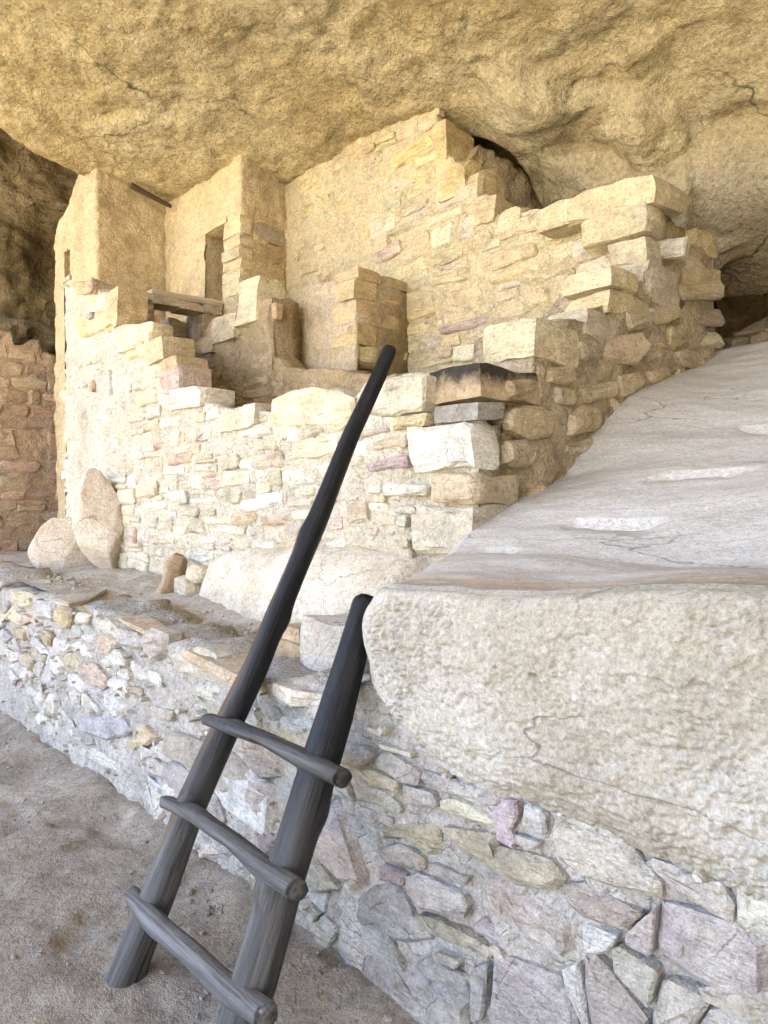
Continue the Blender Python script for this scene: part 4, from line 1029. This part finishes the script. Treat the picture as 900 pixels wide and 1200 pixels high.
# ------------------------------------------------------------------ the room under the towers: cross wall with window slot and wooden lintel
def build_cross_wall():
    XH = -6.34; fh = Face('X', XH)
    w = thing('cross_wall', (XH, 3.1, 2.3), 'cross wall with timber lintel over a dark window slot, below the two towers', 'wall')
    a, b = on('X', 181, 360, XH).y, on('X', 236, 372, XH).y
    zt = on('X', 200, 358, XH).z; zb = on('X', 210, 398, XH).z; top = on('X', 118, 333, XH).z
    col = (0.44, 0.35, 0.23)  # browner than the front walls: shade of a side-facing wall put into colour
    core(w, fh, [(2.55, top), (a, top)], 1.5, 0.3, col, rough=0.03)
    core(w, fh, [(b, top), (3.77, top)], 1.5, 0.3, col, rough=0.03, seed=2)
    core(w, fh, [(a, zb), (b, zb)], 1.5, 0.3, col, rough=0.02, seed=3)
    core(w, fh, [(a, top), (b, top)], zt + 0.08, 0.3, col, rough=0.02, seed=4)
    cells = rows_layout(2.5, 3.8, 1.9, top, (0.09, 0.16), (0.15, 0.35))
    res = [[(a - 0.03, zb), (b + 0.03, zb), (b + 0.03, zt + 0.10), (a - 0.03, zt + 0.10)]]
    masonry(w, fh, cells, [(2.5, top + 0.03), (3.8, top + 0.03)], 2.0, res, (((0.45, 0.36, 0.25), 3), ((0.38, 0.30, 0.21), 2), (GREY, 1)), (0.0, 0.03), (0.005, 0.014), keep=0.9, amp=0.05)
    WOODG = WOOD_OLD
    for k, (z0, z1, y0, y1, out) in enumerate(((zt - 0.01, zt + 0.06, a - 0.14, 3.74, 0.02), (zt + 0.065, zt + 0.125, a - 0.05, 3.76, 0.035))):
        rock_box('lintel', w, (XH - 0.16, y0, z0), (XH + out, y1, z1), None, WOODG, 6, 0.10, 0.25, 90 + k)
    yy = 2.56
    for k in range(5):
        y2 = min(3.75, yy + rnd.uniform(0.2, 0.32))
        rock_box('stone', w, (XH - 0.24, yy + 0.008, top - 0.075), (XH + 0.03, y2, top + 0.012), vary((0.46, 0.385, 0.28), 0.1), None, 6, 0.12, 0.2, 170 + k)
        yy = y2
    # pale stones at the broken end, stepping down to the front wall
    for (u0, u1, vt, vb, c, sd) in ((128, 150, 372, 392, (0.50, 0.38, 0.22), 95), (196, 232, 372, 402, (0.58, 0.52, 0.40), 97)):
        p, q = on('X', u0, vt, XH - 0.35), on('X', u1, vb, XH - 0.35)
        rock_box('stone', w, (XH - 0.62, p.y, q.z - 0.2), (XH - 0.32, q.y, p.z), c, None, 4, 0.08, 0.1, sd)
m_ = NT('weathered_lintel_wood'); v_ = m_.coords(False, (14, 1.0, 14))
m_.color(m_.ramp(m_.noise(v_, 1.6, 6, 0.7), [(0.3, (0.26, 0.20, 0.14)), (0.5, (0.44, 0.37, 0.28)), (0.7, (0.54, 0.47, 0.37))]))
m_.bump([(m_.noise(v_, 1.8, 6, 0.7), 1.0)], 0.02)
WOOD_OLD = m_.m
build_cross_wall()

def shell(parent, name, path, prof, zb, color, mat, holes=(), rough=0.022, ds=0.025, thick=0.28, seed=0, rad=0.03):
    """plastered room: skin along a plan path [(x, y)...] (outside on the right-hand side), top height prof(x, y); holes = (x0, x1, z0, z1) in faces that look to -Y"""
    pts = []
    for i in range(len(path) - 1):
        a, b = Vector(path[i]), Vector(path[i + 1]); L = (b - a).length; n = max(2, int(L / ds)); d = (b - a) / L
        for k in range(n + (1 if i == len(path) - 2 else 0)):
            t = k / n * L; pts.append((a + d * t, Vector((d.y, -d.x))))
    C = len(pts); nr = [p[1] for p in pts]
    nrm = np.array([(nr[max(0, i - 1)] + nr[i] + nr[min(C - 1, i + 1)]).normalized()[:] for i in range(C)])
    xy = np.array([p[0][:] for p in pts])
    # soften the corners
    for _ in range(2): xy[1:-1] = (xy[:-2] + 2 * xy[1:-1] + xy[2:]) / 4
    zt = np.array([prof(x, y) for x, y in xy]); R = int((zt.max() - zb) / ds)
    t = np.linspace(0, 1, R); Z = zb + (zt[None] - zb) * t[:, None]
    q = np.stack([np.repeat(xy[None, :, 0], R, 0).ravel() + seed, np.repeat(xy[None, :, 1], R, 0).ravel(), Z.ravel()], 1)
    out = (rough * fbm(q * 2.2, 3, 3) + rough * 0.8 * fbm(q * 7, 4, 5) + rough * 0.4 * fbm(q * 24, 3, 9)).reshape(R, C)
    X = xy[None, :, 0] + nrm[None, :, 0] * out; Y = xy[None, :, 1] + nrm[None, :, 1] * out
    for th in (0.12, thick):
        X = np.concatenate([X, (xy[:, 0] - nrm[:, 0] * th)[None]]); Y = np.concatenate([Y, (xy[:, 1] - nrm[:, 1] * th)[None]]); Z = np.concatenate([Z, (zt + 0.03 * vnoise(xy[:, [0, 1, 1]] * 9, 4))[None]])
    X = np.concatenate([X, (xy[:, 0] - nrm[:, 0] * thick)[None]]); Y = np.concatenate([Y, (xy[:, 1] - nrm[:, 1] * thick)[None]]); Z = np.concatenate([Z, np.full((1, C), zb)])
    P = np.stack([X, Y, Z], -1) - np.array(parent.location)
    me = grid_mesh(name, P, mat)
    yf = min(p[1] for p in path)
    if holes:
        cc = np.zeros(len(me.polygons) * 3); me.polygons.foreach_get('center', cc); cc = cc.reshape(-1, 3) + np.array(parent.location)
        kill = np.zeros(len(cc), bool)
        for x0, x1, z0, z1 in holes: kill |= (cc[:, 0] > x0) & (cc[:, 0] < x1) & (cc[:, 2] > z0) & (cc[:, 2] < z1) & (cc[:, 1] < yf + 0.1)
        # the inner skin of the wall: one tall face per column, cut it too
        bm = bmesh.new(); bm.from_mesh(me); bm.faces.ensure_lookup_table()
        dead = [bm.faces[i] for i in np.nonzero(kill)[0]]
        for f in bm.faces:
            c = f.calc_center_median() + parent.location
            if abs(c.y - yf - thick) < 0.03 and any(x0 - ds < c.x < x1 + ds for x0, x1, z0, z1 in holes): dead.append(f)
        bmesh.ops.delete(bm, geom=list(set(dead)), context='FACES'); bm.to_mesh(me); bm.free()
    o = link(name, me, parent, color=color)
    for x0, x1, z0, z1 in holes:
        e = 0.012; V = []
        for yy in (yf + 0.004, yf + thick + 0.02):
            V += [(x0 - e, yy, z0 - e), (x1 + e, yy, z0 - e), (x1 + e, yy, z1 + e), (x0 - e, yy, z1 + e)]
        F = [(i, (i + 1) % 4, 4 + (i + 1) % 4, 4 + i) for i in range(4)]
        link('opening_jamb', mesh_from('opening_jamb', [Vector(v) - parent.location for v in V], F, mat), parent, color=color)
    return o

# ------------------------------------------------------------------ two tower rooms up against the ceiling
def build_towers():
    TC = (0.55, 0.445, 0.28)
    # left tower
    y0, xr = 3.0, -7.6
    ft, fs = Face('Y', y0), Face('X', xr)
    t = thing('tower', (-8.2, y0, 1.5), 'left plastered tower with a small slit window, reaching the dark recess', 'tower')
    wl = ft.poly([(75, 296), (82, 294), (82, 324), (76, 326)]); sx0, sx1 = min(p[0] for p in wl), max(p[0] for p in wl); sz0, sz1 = min(p[1] for p in wl), max(p[1] for p in wl)
    left = ft.sz(63, 268); zt = ft.sz(100, 196)[1] 
    xl = left[0]
    zl = left[1]
    shell(t, 'plaster_shell', [(xl, 4.2), (xl, y0), (xr, y0), (xr, 4.05)], lambda x, y: float(np.interp(x, [xl, -8.35, -8.0, -7.85], [zl, zl + 0.14, zt, zt + 0.16])), 0.9, TC, PLASTER, [(sx0, sx1, sz0, sz1)], 0.03, seed=1)
    rock_box('window_sill', t, (sx0 - 0.03, y0 - 0.02, sz0 - 0.05), (sx1 + 0.04, y0 + 0.2, sz0), (0.46, 0.42, 0.36), None, 4, 0.08, 0.1, 101)
    # stick poking from under the ceiling between the towers
    # right tower: doorway wall and shaded flank
    y1, xr2 = 3.77, -6.0
    fg, fg2 = Face('Y', y1), Face('X', xr2)
    g = thing('tower', (-6.8, y1, 2.0), 'right plastered tower with a tapering doorway, under the ceiling', 'tower')
    d = [fg.sz(240, 270), fg.sz(260, 268), fg.sz(263, 345), fg.sz(242, 345)]
    dx0, dx1 = (d[0][0] + d[3][0]) / 2, (d[1][0] + d[2][0]) / 2; dz0, dz1 = d[2][1] - 0.05, (d[0][1] + d[1][1]) / 2
    shell(g, 'plaster_shell', [(-7.58, y1), (xr2, y1), (xr2, YD + 0.05)], lambda x, y: 5.1, 2.2, TC, PLASTER, [(dx0, dx1, dz0, dz1)], 0.03, seed=2)
    fk = Face('Y', y1 + 0.55)
    core(g, fk, [(dx0 - 0.5, 4.8), (dx1 + 0.25, 4.8)], 2.2, 0.1, (0.40, 0.34, 0.27), PLASTER, rough=0.02, name='inner_wall')
    rock_box('lintel', g, (dx0 - 0.05, y1 - 0.015, dz1 - 0.005), (dx1 + 0.08, y1 + 0.2, dz1 + 0.06), (0.58, 0.47, 0.28), None, 4, 0.08, 0.1, 103)
    # quoins between the doorway and the corner
    vs = (252, 275, 290, 303, 315, 328, 345)
    for i in range(len(vs) - 1):
        a, b = on('X', 286, vs[i], xr2), on('X', 286, vs[i + 1], xr2)
        rock_box('stone', g, (dx1 + 0.01, y1 - 0.012 - 0.008 * (i % 3), b.z + 0.008), (xr2 + 0.012, y1 + 0.12 + 0.1 * (i % 2), a.z), vary((0.60, 0.50, 0.32), 0.06), None, 4, 0.06, 0.10, 110 + i)
    for i, (va, vb) in enumerate(((250, 256), (258, 280), (282, 300), (302, 322), (324, 345))):
        a, b = on('X', 300, va, xr2), on('X', 300, vb, xr2)
        rock_box('stone', g, (xr2 - 0.2, y1 + 0.2 - 0.04 * (i % 2), b.z), (xr2 + 0.012, YD - 0.02, a.z), vary((0.46, 0.34, 0.20) if i != 1 else (0.36, 0.29, 0.22), 0.08), None, 4, 0.05, 0.10, 120 + i)
    s0, s1 = on('Y', 153, 217, 3.3), on('Y', 201, 242, 3.72)
    return s0, s1
S0, S1 = build_towers()

# ------------------------------------------------------------------ reddish wall at the far left, low wall in the gap at the right
def build_left_wall():
    fl = Face('X', -9.3)
    w = thing('red_wall', (-9.3, 2.8, 0.7), 'shaded reddish-brown coursed wall at the left edge', 'wall')
    prof = [(1.6, 3.72)] + fl.poly([(-10, 385), (14, 388), (16, 404), (30, 404), (32, 398), (46, 398), (47, 412), (64, 416), (66, 428), (90, 440), (130, 452)])
    core(w, fl, prof, 0.5, 0.4, (0.46, 0.35, 0.25), rough=0.03, recess=0.006, ds=0.035)
    cells = rows_layout(1.7, 4.2, 0.7, 3.8, (0.12, 0.2), (0.22, 0.5), split=0.1)
    masonry(w, fl, cells, prof, 0.6, (), (((0.43, 0.31, 0.23), 3), ((0.47, 0.36, 0.25), 4), ((0.50, 0.41, 0.29), 2)), (-0.006, 0.02), (0.004, 0.012), keep=0.92, amp=0.04)
    fr = Face('Y', 6.3)
    r = thing('gap_wall', (-2.0, 6.3, 2.5), 'little dry-stone wall in the dark gap behind the boulder', 'wall')
    pr = fr.poly([(846, 402), (862, 392), (872, 384), (905, 372), (960, 360)])
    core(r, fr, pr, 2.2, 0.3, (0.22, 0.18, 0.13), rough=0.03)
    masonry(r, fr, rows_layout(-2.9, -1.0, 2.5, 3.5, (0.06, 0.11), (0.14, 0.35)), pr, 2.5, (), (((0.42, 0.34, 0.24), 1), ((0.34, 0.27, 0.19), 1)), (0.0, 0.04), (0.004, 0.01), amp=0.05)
build_left_wall()

# ------------------------------------------------------------------ loose boulders and stones on the ledge
def blob(name, c, rad, mat, seed, amp, label, cat, yaw=0, nu=90, nv=60, power=2.0, shape=None, facets=9):
    th = np.linspace(0, 2 * math.pi, nu); ph = np.linspace(0.001, math.pi - 0.001, nv)
    T, Ph = np.meshgrid(th, ph)
    d = np.stack([np.cos(T) * np.sin(Ph), np.sin(T) * np.sin(Ph), np.cos(Ph)], -1).reshape(-1, 3)
    k = (np.abs(d) ** power).sum(1) ** (-1 / power)
    p = d * k[:, None] * np.array(rad)
    q = p + seed * 7.1
    n = fbm(q * 1.7, 3, seed) * amp + fbm(q * 5.5, 4, seed + 3) * amp * 0.35
    p = p + d * n[:, None]
    rr_ = random.Random(seed)
    for _ in range(facets):
        nn = np.array([rr_.gauss(0, 1), rr_.gauss(0, 1), rr_.gauss(0, 0.8)]); nn /= np.linalg.norm(nn)
        sup = np.linalg.norm(nn * np.array(rad)); cut = sup * rr_.uniform(0.64, 0.90)
        ex = np.clip(p @ nn - cut, 0, None); p = p - nn[None] * (ex * 0.9)[:, None]
    if shape: p = shape(p)
    cy, sy = math.cos(yaw), math.sin(yaw)
    p = np.stack([p[:, 0] * cy - p[:, 1] * sy, p[:, 0] * sy + p[:, 1] * cy, p[:, 2]], 1)
    me = grid_mesh(name, p.reshape(nv, nu, 3)[::-1], mat)
    o = link(name, me, None, c)
    return tag(o, label, cat)
def build_ledge_things():
    blob('rounded_boulder', (-3.35, 2.72, 0.93), (1.42, 0.50, 0.46), PALEROCK, 5, 0.07, 'low rounded pale boulder under the front wall, behind the ladder', 'boulder', 0.0, 160, 80, 2.3, None, 5)
    yw = math.atan2(YAW_R.y, YAW_R.x)
    def lean(p):
        t = p[:, 0] / 0.5
        p[:, 2] += 0.30 * np.clip(t, -0.4, 0.7) - 0.10 * np.abs(t) - 0.06 * np.exp(-((t + 0.15) / 0.12) ** 2)
        p[:, 0] += 0.10 * (p[:, 2] / 0.5)
        return p
    c = on('Y', 80, 638, 2.30)
    blob('leaning_boulder', (c.x, 2.30, c.z), (0.33, 0.20, 0.34), PINKROCK, 9, 0.06, 'pinkish leaning boulder at the left foot of the front wall', 'boulder', yw, 110, 80, 2.3, None, 16)
    c2 = on('Y', 117, 614, 2.38)
    blob('upright_boulder', (c2.x, 2.40, c2.z), (0.27, 0.18, 0.52), PINKROCK, 12, 0.09, 'upright pinkish stone between the leaning boulder and the front wall', 'boulder', yw, 90, 90, 2.2, lambda p: p + np.stack([-0.10 * p[:, 2], 0 * p[:, 2], 0 * p[:, 2]], 1), 15)
    # block, bricks, slabs
    def rb(name, u0, u1, vt, vb, y, depth, mat, col, seed, label, cat, amp=0.1, rr=0.07, seg=6):
        a, b = on('Y', u0, vb, y), on('Y', u1, vt, y)
        o = rock_box(name, None, (a.x, y, a.z), (b.x, y + depth, b.z), col, mat, seg, rr, amp, seed)
        return tag(o, label, cat)
    rb('step_block', 352, 415, 737, 796, 1.80, 0.32, STONE, (0.52, 0.49, 0.44), 131, 'pale grey squared block on the ledge between the ladder poles', 'block', 0.06)
    rb('stone_block', 319, 351, 757, 784, 1.82, 0.16, STONE, (0.36, 0.28, 0.18), 133, 'brown rough block on the ledge right behind the long pole', 'stone')
    rb('stone_block', 330, 350, 737, 756, 1.85, 0.13, STONE, (0.44, 0.36, 0.24), 135, 'smaller brown stone stacked on the rough block behind the long pole', 'stone')
    def slab(pts, z, th, col, seed, label, cat='slab'):
        P = [on('Z', u, v, z) for u, v in pts]; c = sum(P, Vector()) / len(P); n = len(P)
        V, F = [], []
        for lev, (dz, k) in enumerate(((-th, 0.97), (-0.012, 1.0), (0, 0.94))):
            for p in P: V.append(Vector(((p.x - c.x) * k + rnd.gauss(0, 0.006), (p.y - c.y) * k + rnd.gauss(0, 0.006), dz + rnd.gauss(0, 0.004))))
        for lev in range(2):
            for i in range(n): F.append((lev * n + i, lev * n + (i + 1) % n, lev * n + n + (i + 1) % n, lev * n + n + i))
        F.append(tuple(2 * n + i for i in range(n))); F.append(tuple(range(n))[::-1])
        me = mesh_from('slab', V, F, STONE)
        bm = bmesh.new(); bm.from_mesh(me); bmesh.ops.recalc_face_normals(bm, faces=bm.faces); bm.to_mesh(me); bm.free()
        return tag(link('flat_slab', me, None, c, col), label, cat)
    slab([(212, 762), (258, 748), (300, 768), (305, 790), (288, 794)], 0.915, 0.05, (0.46, 0.37, 0.26), 1, 'broad tan slab capping the low wall left of the ladder')
    slab([(318, 800), (345, 786), (398, 798), (394, 816), (340, 812)], 0.905, 0.05, (0.50, 0.46, 0.40), 2, 'thin worn slab on the low wall between the ladder poles')
    slab([(116, 716), (140, 708), (188, 728), (205, 744), (170, 738)], 0.945, 0.03, (0.42, 0.33, 0.22), 3, 'narrow brown slab edging the ledge')
    slab([(60, 700), (92, 688), (126, 690), (105, 702), (80, 708)], 0.995, 0.025, (0.44, 0.39, 0.31), 4, 'weathered flat slab near the leaning boulder')
    # twisted knob of stone leaning on the front wall
    a, b = on('Y', 191, 712, 2.20), on('Y', 212, 652, 2.40)
    tube('knobbly_stone', None, [a, a.lerp(b, 0.35) + Vector((0.03, 0, 0.02)), a.lerp(b, 0.7) - Vector((0.02, 0, 0)), b], [0.095, 0.06, 0.075, 0.035], make_rock_mat('brown_knobbly_stone', (0.30, 0.22, 0.14), (0.42, 0.32, 0.21), (0.52, 0.42, 0.30)), 17, 0.040, 34, 18,
         ('brown twisted stone leaning against the foot of the front wall', 'stone'))
    for k, (u, v, r) in enumerate(((222, 690, 0.10), (216, 708, 0.07), (232, 672, 0.08))):
        p = on('Y', u, v, 2.32)
        tag(rock_box('cobble', None, (p.x - r * 1.1, 2.32 - r * 0.7, p.z - r * 0.8), (p.x + r * 1.1, 2.32 + r * 0.7, p.z + r * 0.8), (0.54, 0.47, 0.36), STONE, 5, 0.5, 0.2, 140 + k),
            ('tan cobble beside the twisted stone', 'flat cobble at the foot of the twisted stone', 'pale cobble wedged above the rounded boulder\'s left end')[k], 'stone')

def tube(name, parent, pts, radii, mat, seed, amp, nr=70, ns=20, lab=None, flat=1.0, knots=()):
    """rough round timber along a poly-line; local Z follows the axis"""
    pts = [Vector(p) for p in pts]; A = pts[0]; ax = (pts[-1] - A).normalized()
    rot = ax.to_track_quat('Z', 'Y').to_matrix(); inv = rot.transposed()
    L = [inv @ (p - A) for p in pts]; zs = [l.z for l in L]
    t = np.linspace(0, 1, nr); t = np.concatenate([[0, 0], t, [1, 1]])
    z = zs[0] + (zs[-1] - zs[0]) * t
    cx = np.interp(z, zs, [l.x for l in L]); cy = np.interp(z, zs, [l.y for l in L]); r = np.interp(z, zs, radii)
    for arr in (cx, cy):      # soften the bends
        for _ in range(6): arr[1:-1] = (arr[:-2] + 2 * arr[1:-1] + arr[2:]) / 4
    r[0] = 0.0001; r[1] *= 0.82; r[-1] = 0.0001; r[-2] *= 0.82
    z[1] += 0.0; z[2] += 0.012 * 1; z[-3] -= 0.015
    th = np.linspace(0, 2 * math.pi, ns + 1)
    Z, T = np.meshgrid(z, th, indexing='ij')
    R = r[:, None] * np.ones_like(T)
    q = np.stack([np.cos(T) * 1.1 + seed, np.sin(T) * 1.1, Z * 2.2], -1).reshape(-1, 3)
    R = R + ((amp * fbm(q, 4, seed) + 0.35 * amp * fbm(q * np.array([5, 5, 1.5]), 3, seed + 2)).reshape(R.shape)) * (r[:, None] > 0.001)
    for kz, kt, kr in knots:
        R = R + kr * np.exp(-((Z - kz) / 0.05) ** 2 - ((np.cos(T - kt) - 1) / 0.25) ** 2) * (r[:, None] > 0.001)
    wob = 0.012 * vnoise(np.stack([z * 2.1, z * 0 + seed, z * 0], 1), seed)
    P = np.stack([cx[:, None] + wob[:, None] + R * np.cos(T), cy[:, None] + R * np.sin(T) * flat, Z], -1)
    me = grid_mesh(name, P[::1], mat)
    bm = bmesh.new(); bm.from_mesh(me); bmesh.ops.remove_doubles(bm, verts=bm.verts, dist=0.0003); bmesh.ops.recalc_face_normals(bm, faces=bm.faces); bm.to_mesh(me); bm.free()
    me.polygons.foreach_set('use_smooth', [True] * len(me.polygons))
    o = link(name, me, parent, A - (parent.location if parent else Vector((0, 0, 0))))
    o.rotation_euler = rot.to_euler()
    if lab: tag(o, *lab)
    return o
build_ledge_things()
stick_mat = NT('dark_stick'); stick_mat.b.inputs['Base Color'].default_value = (0.06, 0.04, 0.025, 1)
tube('stick', None, [S0, S1], [0.035, 0.02], stick_mat.m, 23, 0.006, 14, 10, ('dark stick jammed under the ceiling between the two towers', 'stick'))

# ------------------------------------------------------------------ ladder
def build_ladder():
    def lean_y(z): return 0.983 + 0.53 * z
    def on_lean(u, v, off=0.0):
        """point of the picture ray on the ladder's leaning plane, off towards the camera"""
        d = ray(u, v); t = (0.983 - off + 0.53 * EYE.z - EYE.y) / (d.y - 0.53 * d.z)
        return EYE + d * t
    foot = on('Z', 137, 1160, 0.0); base = Vector((-2.05, 0.98, 0))
    l = thing('ladder', base, 'charred wooden pole ladder with three rungs leaning on the low wall', 'ladder')
    PM = make_ladder_mat('charred_pole_wood', 0.40, 1.4, 0.85, 0.62); PR = make_ladder_mat('charred_pole_wood_right', 0.40, 1.2, 0.85, 0.76)
    RMS = [make_ladder_mat('dark_rung_wood', 1.2, 3.5, 0.6), make_ladder_mat('rubbed_rung_wood', 1.2, 3.5, 0.95), make_ladder_mat('bleached_rung_wood', 1.2, 3.5, 1.4)]
    pl = [on_lean(u, v) for u, v in ((140, 1172), (180, 1060), (222, 945), (268, 850), (305, 775), (340, 690), (378, 600), (412, 512), (459, 408))]
    tube('pole', l, pl, [0.060, 0.060, 0.057, 0.053, 0.049, 0.046, 0.042, 0.037, 0.032], PM, 31, 0.006, 150, 26, knots=((0.62, 2.0, 0.012), (1.35, 4.0, 0.01), (1.7, 1.0, 0.008)))
    pr = [on_lean(u, v) for u, v in ((252, 1285), (297, 1150), (330, 1040), (365, 930), (393, 840), (412, 775), (430, 705))]
    pr.append(pr[-1] + (pr[-1] - pr[-2]).normalized() * 0.02)
    tube('pole', l, pr, [0.066, 0.065, 0.063, 0.061, 0.058, 0.054, 0.044, 0.034], PR, 37, 0.007, 120, 26, knots=((0.52, 1.3, 0.02), (0.75, 4.4, 0.012)))
    for k, (P, r0) in enumerate(((((238, 843), (275, 855), (310, 865), (355, 890), (402, 914)), 0.031), (((191, 939), (235, 957), (275, 984), (310, 1016), (354, 1044)), 0.033), (((150, 1046), (180, 1083), (225, 1118), (270, 1163), (314, 1193)), 0.036))):
        pts = [on_lean(u, v, 0.058) for u, v in P]
        tube('rung', l, pts, [r0 * 0.8, r0 * 1.0, r0 * 0.95, r0 * 1.1, r0], RMS[k], 41 + 3 * k, 0.009, 60, 18, flat=0.85, knots=((0.2, 1, 0.006),))
build_ladder()

# ------------------------------------------------------------------ loose pebbles and crumbs
def build_pebbles():
    V, F = [], []
    def peb(c, r):
        base = len(V); n = 6
        for lev, (k, h) in enumerate(((1.0, -0.2), (0.95, 0.3), (0.55, 0.62))):
            for i in range(n):
                th = i / n * 6.283 + rnd.uniform(-0.35, 0.35); V.append((c[0] + math.cos(th) * r * k, c[1] + math.sin(th) * r * k * 0.8, c[2] + h * r * rnd.uniform(0.8, 1.1)))
        for lev in range(2):
            for i in range(n): j = (i + 1) % n; F.append((base + lev * n + i, base + lev * n + j, base + lev * n + n + j, base + lev * n + n + i))
        F.append(tuple(base + 2 * n + i for i in range(n)))
    for k in range(1300):
        x = rnd.uniform(-5.5, 0); y = rnd.uniform(0.3, 1.5) if k % 2 else 1.55 - abs(rnd.gauss(0, 0.12))
        r = min(0.022, 0.004 + rnd.expovariate(1 / 0.004)); peb((x, y, 0.004), r)
    o = link('pebbles', mesh_from('pebbles', V, F, STONE), color=(0.30, 0.26, 0.22)); tag(o, 'scattered pebbles on the dirt floor', 'pebbles', kind='stuff')
    V.clear(); F.clear()
    for k in range(420):
        x = rnd.uniform(-6.5, -2.4); y = rnd.uniform(1.75, 2.5); r = min(0.03, 0.006 + rnd.expovariate(1 / 0.007)); peb((x, y, np.interp(x, [-7, -5.5, -4, -2.8, -1.6], [0.985, 0.99, 0.945, 0.88, 0.875])), r)
    o = link('ledge_rubble', mesh_from('ledge_rubble', V, F, STONE), color=(0.42, 0.37, 0.30)); tag(o, 'crumbs of stone strewn on the ledge', 'rubble', kind='stuff')
build_pebbles()
print('stones', N_STONES)
